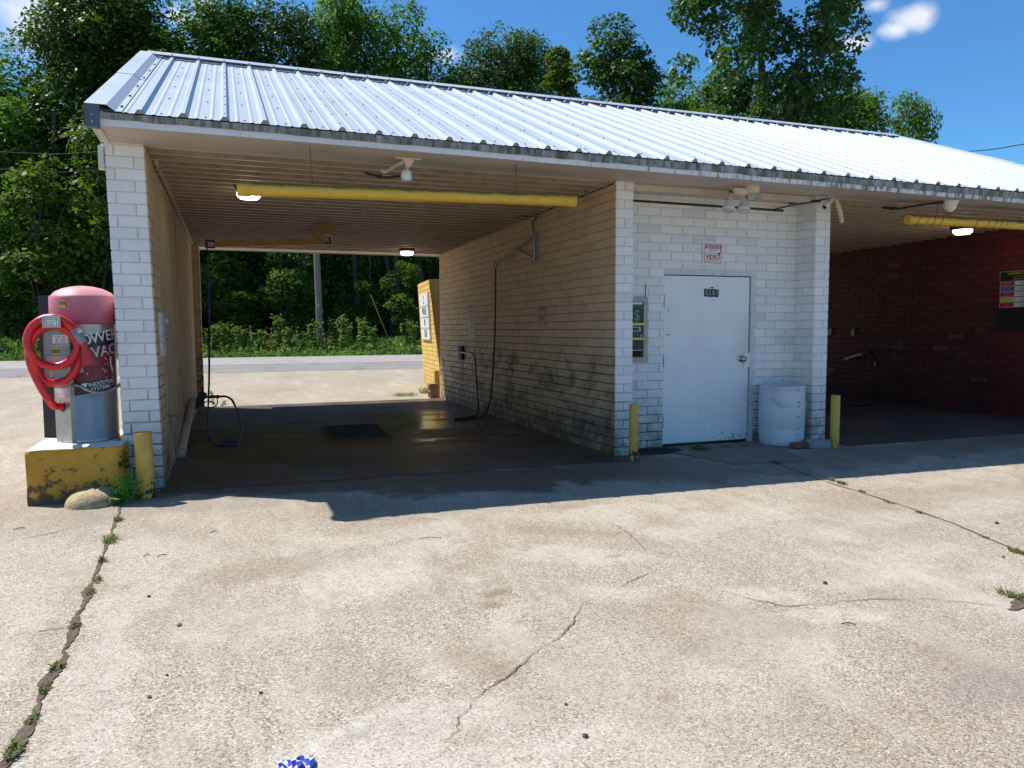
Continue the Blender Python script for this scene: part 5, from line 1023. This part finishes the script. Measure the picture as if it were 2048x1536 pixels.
def place(proto,x,y,sx,sz,rz,label,cat='tree',group=None,first=False,h0=None):
    if first: r=proto
    else:
        r=proto.copy(); col.objects.link(r)
        for ch in proto.children:
            c=ch.copy(); col.objects.link(c); c.parent=r
    r.location=(x,y,gz(y)); r.scale=(sx,sx,sz); r.rotation_euler=(0,0,rz); tag(r,label,cat,group); return r
T1=make_tree('broadleaf_tree',11,40000,4.0,2.2,18.4,tallo,105,1.55,.23,M['leafA'])
T2=make_tree('broadleaf_tree',23,40000,4.0,2.0,18.4,ov,100,1.6,.23,M['leafA'])
T3=make_tree('broadleaf_tree',37,36000,4.0,3.0,18.4,tallo,90,1.45,.22,M['leafB'])
GR='trees along the far side of the road'
TR=[(T1,-10.1,34.5,.95,.67,.3,'big leafy tree at the far left edge with sky above its top'),
(T2,-6.6,42,.92,1.10,1.2,'tallest tree of the left woods rising to the top edge behind the others'),
(T3,-5.0,38,.98,1.03,2.0,'tall tree whose dark top shows between two small clouds at upper left'),
(T2,-2.7,36,.98,.90,2.6,'rounded leafy tree directly behind the peak of the roof gable end'),
(T1,.4,38,.90,.99,4.0,'pointed tree rising behind the roof just right of its gable peak'),
(T3,3.8,36,.92,.97,5.2,'bushy tree behind the ridge with lumpy crown left of the tallest middle tree'),
(T1,7.1,38,.76,1.07,.9,'tall middle tree above the ridge whose top touches the upper edge'),
(T2,10.2,36,.84,.98,3.3,'tree above the ridge with a branch reaching toward a small cloud'),
(T3,15.6,36.5,.90,.97,1.0,'lower dome shaped tree above the middle of the ridge'),
(T1,18.2,37,.66,.98,2.2,'tree above the ridge standing close left of the narrow vine column')]
TR=[(p,.665+(x-.665)*47.9/(y+7.45),40.4,sx*47.9/(y+7.45),sz*47.9/(y+7.45),r_,l) if y<40 else (p,x,y,sx,sz,r_,l) for p,x,y,sx,sz,r_,l in TR]
used=set()
for (p,x,y,sx,sz,rz_,l) in TR: place(p,x,y,sx,sz,rz_,l,group=GR,first=(p.name not in used)); used.add(p.name)
V1=make_tree('vine_covered_tree',51,11000,1.0,1.0,15.6,col_,40,.55,.20,M['leafC'],trunk_r=.16); place(V1,17.45,30,1,1,0,'narrow pale green vine column between two trees above the ridge','tree',first=True)
V2=make_tree('vine_covered_tree',53,30000,2.3,2.0,15.8,tallo,80,1.0,.21,M['leafB'],trunk_r=.24); place(V2,18.4,26,1,1,0,'dense dark vine hung tree above the ridge standing alone against the sky','tree',first=True)
B1=make_tree('tall_broadleaf_tree',61,56000,3.6,3.5,18.8,lambda t: (.45+.55*min(1,t/.45))*(1 if t<.8 else math.sqrt(max(.05,1-((t-.8)/.22)**2))),125,1.05,.215,M['leafB'],trunk_r=.3,twigs=10); place(B1,19.5,16.5,.86,1.02,.6,'tallest dark glossy tree at upper right cut off by the top edge','tree',first=True)
S1=make_tree('low_leafy_tree',71,16000,2.6,1.0,12.6,ov,60,1.1,.21,M['leafC'],trunk_r=.14)
LOW=[(S1,24.3,30,.8,1.15,0,'low dark bushy tree above the ridge left of the tall glossy tree'),(S1,27.0,30.5,1.0,1.18,1.,'pale green tree behind the foot of the tall glossy tree'),(S1,28.6,24.5,.9,1.0,2.,'small tree just above the ridge right of the tall glossy tree'),(S1,30.7,24,1.08,1.05,3.,'wide bright green tree above the right end of the ridge'),(S1,31.1,20.2,.50,.96,4.,'rounded darker tree at the far right end of the tree line'),(S1,33.6,25.5,.55,.88,5.,'leafy tree between the wide bright tree and the last rounded one')]
for i,(p,x,y,sx,sz,r_,l) in enumerate(LOW): place(p,x,y,sx,sz,r_,l,group='low trees above the right half of the roof',first=(i==0))
S2=make_tree('young_tree',83,5200,1.35,.9,5.6,ov,30,.6,.17,M['leafC'],trunk_r=.07)
YT=[(3.5,33,1.05,1.05,0,'bright young tree in front of the dark woods left of the utility pole'),(-7.3,33,1.6,1.5,1,'sunlit leafy young tree behind the vacuum'),(-9.4,33,1.1,1.2,2,'sunlit young tree at the left frame edge'),(6.9,33,.9,.62,3,'small young tree just right of the utility pole in the woods'),(9.2,32,.8,.78,4,'young tree beside the yellow sign wall in the woods'),(.5,33,1.1,.8,5,'young tree in deep shade behind the hanging hose'),(-5.6,34,1.5,1.9,2.5,'young leafy tree just left of the brick pier'),(-10.2,36.5,2.1,2.15,3.3,'mid height leafy tree filling the left frame edge above the wires'),(-7.6,37,2.0,2.3,4.4,'mid height leafy tree left of the gable end behind the wires'),(11.0,31,.5,.30,1.5,'small bright sapling at the woods edge next to the yellow sign wall')]
for i,(x,y,sx,sz,r_,l) in enumerate(YT): place(S2,x,y,sx,sz,r_,l,'tree','young trees at the edge of the woods',first=(i==0))
# the wood behind as one mass
rg=np.random.default_rng(5); n=90000; X=rg.uniform(-34,46,n); Y=rg.uniform(41,56,n); Z=.4+rg.random(n)**1.1*14.5*(.8+.25*np.sin(X*.6)); cl=fbm(X*.5+40,Z*.5+Y*.3,33,4); keep=cl>.36; X,Y,Z=X[keep],Y[keep],Z[keep]; n=len(X)
me=leaf_mesh('woods',np.stack([X,Y,Z],1),rg.normal(size=(n,3))*.6+np.array([0,-.2,.7]),.75,rg.random(n)*.7,M['woodsleaf'])
tm=MB(); rn=random.Random(9)
for k in range(46):
    x=rn.uniform(-12,26); y=rn.uniform(36,43); h=rn.uniform(7,13); r=rn.uniform(.06,.2); tm.tube([(x,y,.2),(x+rn.uniform(-.3,.3),y,h*.5),(x+rn.uniform(-.6,.6),y,h)],[r,r*.8,r*.5],7)
o=bpy.data.objects.new('woods',me); col.objects.link(o); tag(o,'dark mass of woods filling the background behind the road','woods',kind='stuff')
tr=tm.build('woods_trunk',M['bark'],o,kind='stuff')
# roadside grass and weeds
rg=np.random.default_rng(8); n=34000; X=rg.uniform(-16,24,n); Y=26.1+rg.random(n)**1.2*9; h=.10+.55*np.clip((Y-26.6)/3,0,1)*(.4+1.1*fbm(X*.8,Y*.8,3,4)); Z=np.interp(Y,PY,PZ)+h*rg.random(n)
me=leaf_mesh('verge_grass',np.stack([X,Y,Z],1),np.stack([rg.normal(size=n),rg.normal(size=n)-.5,rg.normal(size=n)*.4+.4],1),.22,.25+.75*rg.random(n)*fbm(X*.7,Y*.7,17,3)*1.4,M['weed'],.45); o=bpy.data.objects.new('verge_grass',me); col.objects.link(o); tag(o,'strip of green grass and weeds along the far edge of the road','grass',kind='stuff')
def weed(seed,h,m,name='weed',nl=90,spread=.16,leaf=.16,stems=5):
    rn=random.Random(seed); r=empty(name,(0,0,0)); mb=MB(); P=[];Nr=[]
    for s in range(stems):
        a=rn.uniform(0,6.28); b=Vector((math.cos(a),math.sin(a),0))*spread*rn.uniform(.2,1); hh=h*rn.uniform(.65,1); tip=b*1.5+Vector((rn.uniform(-.05,.05),rn.uniform(-.05,.05),hh)); mb.tube([b*.5,b+Vector((0,0,hh*.5)),tip],[.008*h+.002,.006*h+.001,.002],5)
        for k in range(nl//stems):
            t=rn.uniform(.12,1); p=(b*.5).lerp(tip,t); d=Vector((rn.gauss(0,1),rn.gauss(0,1),rn.uniform(.1,.8))).normalized(); q=p+d*leaf*.45*(1.15-.55*t); P.append(q); Nr.append((d.x*.4+rn.gauss(0,.3),d.y*.4+rn.gauss(0,.3),.9))
    P=np.array([tuple(p) for p in P]); me=leaf_mesh('leaves',P,np.array(Nr),leaf,RNG.random(len(P)),m,.34); o=bpy.data.objects.new('leaves',me); col.objects.link(o); o.parent=r; mb.build('stem',m,r); return r
wp=weed(4,1.6,M['weed'],'tall_weed',150,.22,.24,8)
for i,(x,y,h) in enumerate([(-.2,28,1.45),(.15,29,1.55),(.8,28.5,1.35),(1.15,29,1.2),(1.7,28,1.2),(2.6,29,1.95),(2.95,28.5,1.3),(3.6,28,1.1),(4.1,28,1.7),(5.1,28.5,1.8),(5.35,28,1.95),(5.8,29,1.5),(6.5,29.5,1.75),(7.1,30,1.3),(8.6,29,1.7),(9.2,30,1.5),(-8.2,28.4,.9),(-7.0,28.8,.8)]):
    place(wp,x,y,.95+.3*random.random(),h/1.6,random.uniform(0,6),'tall green weed standing in the roadside strip before the dark woods','weed','tall weeds across the road',first=(i==0))
rd=weed(14,1.0,M['dry'],'dry_weed',60,.25,.16,9)
for i,(x,y,h) in enumerate([(1.3,28.8,1.3),(2.2,28.7,1.2),(3.2,29,1.25),(4.75,28.6,1.4),(4.6,28.9,1.1),(2.0,28.2,.8)]): place(rd,x,y,1,h,random.uniform(0,6),'brown dry weed among the green roadside weeds','weed','dry weeds across the road',first=(i==0))
# weeds near the building
def blades(name,seed,x,y,n,h,sp,m,label,group=None,z=.004):
    if group: h*=.45; sp*=.8
    rn=random.Random(seed); mb=MB()
    for k in range(n):
        a=rn.uniform(0,6.28); r=sp*math.sqrt(rn.random())*.6; el=(.55,1.5) if group else (1,1); b=Vector((x+r*math.cos(a)*el[0],y+r*math.sin(a)*el[1],z)); a=rn.uniform(0,6.28); l=h*rn.uniform(.5,1.2); d=Vector((math.cos(a)*rn.uniform(.3,1.5),math.sin(a)*rn.uniform(.3,1.5),1)).normalized(); w=.0026+.002*rn.random(); sd=Vector((-math.sin(a),math.cos(a),0))*w
        m1=b+d*l*.55; tip=b+d*l+Vector((math.cos(a),math.sin(a),-.5))*l*.25; mb.add([b-sd,b+sd,m1+sd*.8,m1-sd*.8,tip],[(0,1,2,3),(3,2,4)],0,False,rn.random())
    return mb.build(name,m,None,label=label,cat='grass',group=group)
TG='grass tufts in the left pavement joint'
for i,(x,y,n,h,sp,l) in enumerate([(-.205,-1.16,70,.085,.10,'small grass tuft in the left pavement joint nearest the yellow bollard'),(-.175,-1.76,130,.115,.15,'largest bright grass tuft in the left pavement joint'),(-.15,-2.26,45,.10,.07,'spidery pale grass tuft in the left pavement joint next toward the viewer from the largest'),(-.12,-2.66,60,.05,.09,'short olive grass tuft midway along the left pavement joint'),(-.115,-2.88,60,.045,.08,'low mossy tuft just before the bare soil of the left joint'),(-.10,-3.39,45,.05,.06,'small green tuft where a crack meets the left joint'),(-.09,-3.87,60,.07,.07,'spiky tuft in the lower half of the left joint'),(-.09,-4.07,60,.05,.07,'dark green tuft next to a pale chipped edge of the left joint'),(-.075,-4.33,55,.05,.06,'small yellowish tuft low in the left joint'),(-.08,-4.55,110,.065,.09,'leafy tuft in the left joint at the bottom left corner')]):
    blades('grass_tuft',i+1,x,y,n,h,sp,M['tuft'],l,TG)
TG='weeds in the right pavement joint'
for i,(x,y,n,h,sp,l) in enumerate([(6.02,-1.0,70,.09,.12,'shaded weed in the right joint by the slab corner'),(5.875,-1.95,40,.10,.07,'weed in the right joint just outside the roof shadow'),(5.855,-2.1,60,.11,.08,'upright weed in the right joint next to the shadow edge'),(5.76,-2.43,35,.07,.06,'small weed in the right joint a step from the shadow'),(5.65,-2.82,40,.05,.08,'low weed midway along the right joint'),(5.59,-3.17,35,.05,.06,'thin weed on the lower half of the right joint'),(5.41,-3.84,30,.04,.06,'brown tinged weed low on the right joint'),(5.29,-4.18,90,.09,.11,'leafy weed in the right joint at the frame edge'),(4.50,-4.72,110,.10,.13,'grass clump over a broken hole at the right frame edge')]):
    blades('grass_tuft',i+31,x,y,n,h,sp,M['tuft'],l,TG)
mb=MB(); ribbon(mb,[(4.30,-4.83),(4.42,-4.80),(4.6,-4.74),(4.8,-4.7)],.06,.0055,.6); mb.build('pothole',M['soil'],kind='structure')
for i,(x,y,n,h,sp,l) in enumerate([(5.78,.02,170,.11,.20,'leafy green weed patch in shade at the foot of the door'),(6.15,.06,40,.05,.1,'small weed in shade in the slab joint before the door'),(6.4,.03,50,.04,.13,'creeping weed in the slab joint near the barrel'),(4.30,.02,70,.12,.12,'shaded green weed at the bottom corner of the cream bay wall'),(4.52,-.03,45,.16,.07,'taller shaded weed against the cream bay wall corner'),(.10,-.10,60,.06,.1,'small weed in shade at the foot of the brick pier'),(4.1,8.6,220,.12,.45,'grass patch on the concrete beside the yellow sign wall'),(4.7,9.1,160,.25,.3,'taller green weeds at the foot of the yellow sign wall')]):
    blades('weed_patch',i+61,x,y,n,h,sp,M['weed'],l)
fw=weed(21,.27,M['fern'],'feathery_weed',260,.085,.055,16); place(fw,-.215,-.53,.95,1.0,0,'bright feathery green weed growing against the sunlit bollard','weed',first=True)
f2=weed(24,.10,M['weed'],'leafy_weed',60,.07,.06,8); place(f2,-.30,-.55,1,1,0,'dark low leafy weed between the cement lump and bollard','weed',first=True)
f3=weed(26,.22,M['leafB'],'leafy_weed',26,.04,.10,3); place(f3,-.262,-.40,1,1,0,'dark leafy sprig on the edge of the yellow island','weed',first=True); f3.location=(-.245,-.365,.26); f3.scale=(.7,.7,.8)
sp_=weed(28,.34,M['weed'],'sprig',44,.03,.09,2); place(sp_,.24,7.75,1,1,0,'pale green sprig growing at the foot of the rear pier','weed',first=True); q=place(sp_,.42,7.65,.9,.4,2,'short sprig beside the taller one at the rear pier','weed')
# small litter
def pebble(x,y,r,m,label,seed):
    rn=random.Random(seed); bm=bmesh.new(); bmesh.ops.create_icosphere(bm,subdivisions=2,radius=r)
    for v in bm.verts: v.co*= 1+rn.uniform(-.18,.18); v.co.z*=.7
    me=bpy.data.meshes.new('pebble'); bm.to_mesh(me); bm.free(); me.materials.append(m); o=bpy.data.objects.new('pebble',me); col.objects.link(o); o.location=(x,y,r*.55); tag(o,label,'stone','loose pebbles on the concrete')
ps=[mat('pebble_tan',(.30,.21,.12),.8,var=.3,scale=40),mat('pebble_dark',(.06,.05,.045),.7,var=.4,scale=40),mat('pebble_grey',(.2,.19,.2),.7,var=.3,scale=40)]
for i,(x,y,r,m,l) in enumerate([(.37,-3.55,.017,0,'tan pebble on the open concrete left of the middle'),(.19,-3.06,.012,1,'dark pebble behind the tan pebble'),(.31,-4.29,.012,2,'grey pebble in front of the tan pebble'),(.36,-4.11,.008,1,'tiny dark pebble behind the grey pebble'),(.72,-4.41,.010,1,'dark reddish pebble right of the grey pebble'),(1.78,-5.15,.014,1,'dark pebble at the lower middle beside a pale cement patch'),(1.81,-4.92,.009,1,'tiny dark pebble above the lower middle one'),(3.73,-4.19,.018,1,'flat dark stone above the long crack on the right'),(5.84,-3.61,.02,1,'brown lump beyond the right joint'),(5.12,-4.20,.012,1,'small brown pebble near the right joint end')]): pebble(x,y,r*.72,ps[m],l,i)
M['twig']=mat('twig_bark',(.07,.045,.03),.9)
for i,(x,y,a,L,l) in enumerate([(.10,-2.25,.9,.07,'short curved twig in front of the island'),(.19,-2.29,.3,.08,'forked twig beside the curved one'),(-.84,-1.20,.25,.10,'straight twig left of the left joint'),(.49,-1.80,.1,.08,'thin twig near the shadow of the pier'),(1.88,-2.52,-.4,.22,'long thin dry stem in front of the roof shadow'),(3.40,-4.70,-.7,.09,'thin dark twig below the long crack')]):
    L*=.7; mb=MB(); d=Vector((math.cos(a),math.sin(a),0)); n_=Vector((-d.y,d.x,0)); mb.tube(spline([Vector((x,y,.006))-d*L*.5,Vector((x,y,.012))+n_*L*.08,Vector((x,y,.008))+d*L*.5+n_*L*.02],5),.003 if L<.15 else .002,5); mb.build('twig',M['twig'],None,label=l,cat='twig',group='twigs on the concrete')
mb=MB(); rn=random.Random(12); nx,ny=9,5; vs=[]
for j in range(ny):
    for i in range(nx):
        vs.append((.815+.075*(i/(nx-1)-.5)*1.5+rn.uniform(-.003,.003),-5.0+.05*(j/(ny-1)-.2)*1.3+.01*math.sin(i*1.7),.006+.015*abs(math.sin(i*.9+j*.6))*(.6+.4*rn.random())))
for j in range(ny-1):
    for i in range(nx-1): mb.add([vs[j*nx+i],vs[j*nx+i+1],vs[(j+1)*nx+i+1],vs[(j+1)*nx+i]],[(0,1,2,3)],0 if (i+j)%3 else 1)
o=mb.build('wrapper',[M['wrap_blue'],M['wrap_white']],None,label='crumpled blue and white foil wrapper at the bottom edge',cat='litter')
so_=o.modifiers.new('thick','SOLIDIFY'); so_.thickness=.0008

# ------------------------------------------------------------------ light, sky, camera
sd=Vector((-.559,.3625,1.0)).normalized()
su=bpy.data.lights.new('sun','SUN'); su.energy=4.2; su.angle=R_(.5); su.color=(1.0,.945,.86); so=bpy.data.objects.new('sun',su); col.objects.link(so); so.rotation_euler=(-sd).to_track_quat('-Z','Y').to_euler(); so.location=(-20,20,30)
w=bpy.data.worlds.new('World'); scene.world=w; w.use_nodes=True; t=w.node_tree; bg=t.nodes['Background']; sky=t.nodes.new('ShaderNodeTexSky'); sky.sky_type='NISHITA'; sky.sun_disc=False; sky.sun_elevation=math.asin(sd.z); sky.sun_rotation=math.atan2(sd.x,sd.y); sky.air_density=1.0; sky.dust_density=.2; sky.ozone_density=2.2
SKY_STR=.078
bg.inputs[1].default_value=SKY_STR
def W(typ,**k):
    n=t.nodes.new(typ)
    for a,b in k.items(): setattr(n,a,b)
    return n
gco=W('ShaderNodeTexCoord').outputs['Generated']
nrm=W('ShaderNodeVectorMath',operation='NORMALIZE'); t.links.new(gco,nrm.inputs[0]); dirv=nrm.outputs[0]
nz=W('ShaderNodeTexNoise'); t.links.new(dirv,nz.inputs['Vector']); nz.inputs['Scale'].default_value=14; nz.inputs['Detail'].default_value=9; nz.inputs['Roughness'].default_value=.58
def wm(op,a,b):
    n=W('ShaderNodeMath',operation=op)
    for i,x in enumerate((a,b)):
        if isinstance(x,bpy.types.NodeSocket): t.links.new(x,n.inputs[i])
        else: n.inputs[i].default_value=x
    return n.outputs[0]
tot=None
for (d,rad,am) in [((-.205,.92,.328),.08,1.),((-.15,.915,.358),.05,.9),((-.05,.94,.348),.030,.8),((-.02,.93,.362),.024,.55),((.252,.91,.332),.026,.9),((.662,.682,.318),.020,.85),((.705,.632,.334),.030,1.),((.690,.652,.326),.018,.8),((.668,.655,.352),.014,.5),((.645,.68,.355),.014,.45),((.60,.2,.5),.2,.6),((-.7,-.5,.4),.3,.8),((.2,-.8,.5),.3,.8)]:
    dv=Vector(d).normalized(); sb=W('ShaderNodeVectorMath',operation='SUBTRACT'); t.links.new(dirv,sb.inputs[0]); sb.inputs[1].default_value=dv; sc=W('ShaderNodeVectorMath',operation='MULTIPLY'); t.links.new(sb.outputs[0],sc.inputs[0]); sc.inputs[1].default_value=(.75,.75,1.5); ln=W('ShaderNodeVectorMath',operation='LENGTH'); t.links.new(sc.outputs[0],ln.inputs[0])
    mr=W('ShaderNodeMapRange'); t.links.new(ln.outputs['Value'],mr.inputs[0]); mr.inputs[1].default_value=0; mr.inputs[2].default_value=rad; mr.inputs[3].default_value=.55*am; mr.inputs[4].default_value=0
    tot=mr.outputs[0] if tot is None else wm('MAXIMUM',tot,mr.outputs[0])
cl=wm('ADD',tot,wm('MULTIPLY',wm('SUBTRACT',nz.outputs['Fac'],.5),1.1)); mr=W('ShaderNodeMapRange',interpolation_type='SMOOTHSTEP'); t.links.new(cl,mr.inputs[0]); mr.inputs[1].default_value=.12; mr.inputs[2].default_value=.60; mr.inputs[3].default_value=0; mr.inputs[4].default_value=.9
gate=wm('MULTIPLY',mr.outputs[0],wm('GREATER_THAN',tot,.001))
mx=W('ShaderNodeMix',data_type='RGBA'); t.links.new(gate,mx.inputs[0]); tint=W('ShaderNodeMix',data_type='RGBA',blend_type='MULTIPLY'); tint.inputs[0].default_value=1; t.links.new(sky.outputs[0],tint.inputs[6]); tint.inputs[7].default_value=(.49,.97,1.32,1); t.links.new(tint.outputs[2],mx.inputs[6]); mx.inputs[7].default_value=(7.4,7.7,8.4,1); t.links.new(mx.outputs[2],bg.inputs[0])

cd=bpy.data.cameras.new('camera'); cam=bpy.data.objects.new('camera',cd); col.objects.link(cam); scene.camera=cam
cx_,cy_,cz_,yaw,pit,rol,f_=.6650,-7.4500,1.4310,.35280,-.07280,-.0043,1502.70
fw_=Vector((math.sin(yaw)*math.cos(pit),math.cos(yaw)*math.cos(pit),math.sin(pit))); rt=Vector((math.cos(yaw),-math.sin(yaw),0)); up_=rt.cross(fw_)
r2=rt*math.cos(rol)+up_*math.sin(rol); u2=-rt*math.sin(rol)+up_*math.cos(rol)
mw=Matrix((r2,u2,-fw_)).transposed().to_4x4(); mw.translation=(cx_,cy_,cz_); cam.matrix_world=mw
cd.sensor_width=36; cd.sensor_fit='HORIZONTAL'; cd.lens=f_/2048*36; cd.clip_end=2000; cd.clip_start=.05
scene.render.resolution_x=1024; scene.render.resolution_y=768
scene.view_settings.view_transform='Standard'; scene.view_settings.look='None'; scene.view_settings.gamma=1; scene.view_settings.exposure=.70
try: scene.cycles.max_bounces=8; scene.cycles.diffuse_bounces=5; scene.cycles.use_denoising=True
except Exception: pass
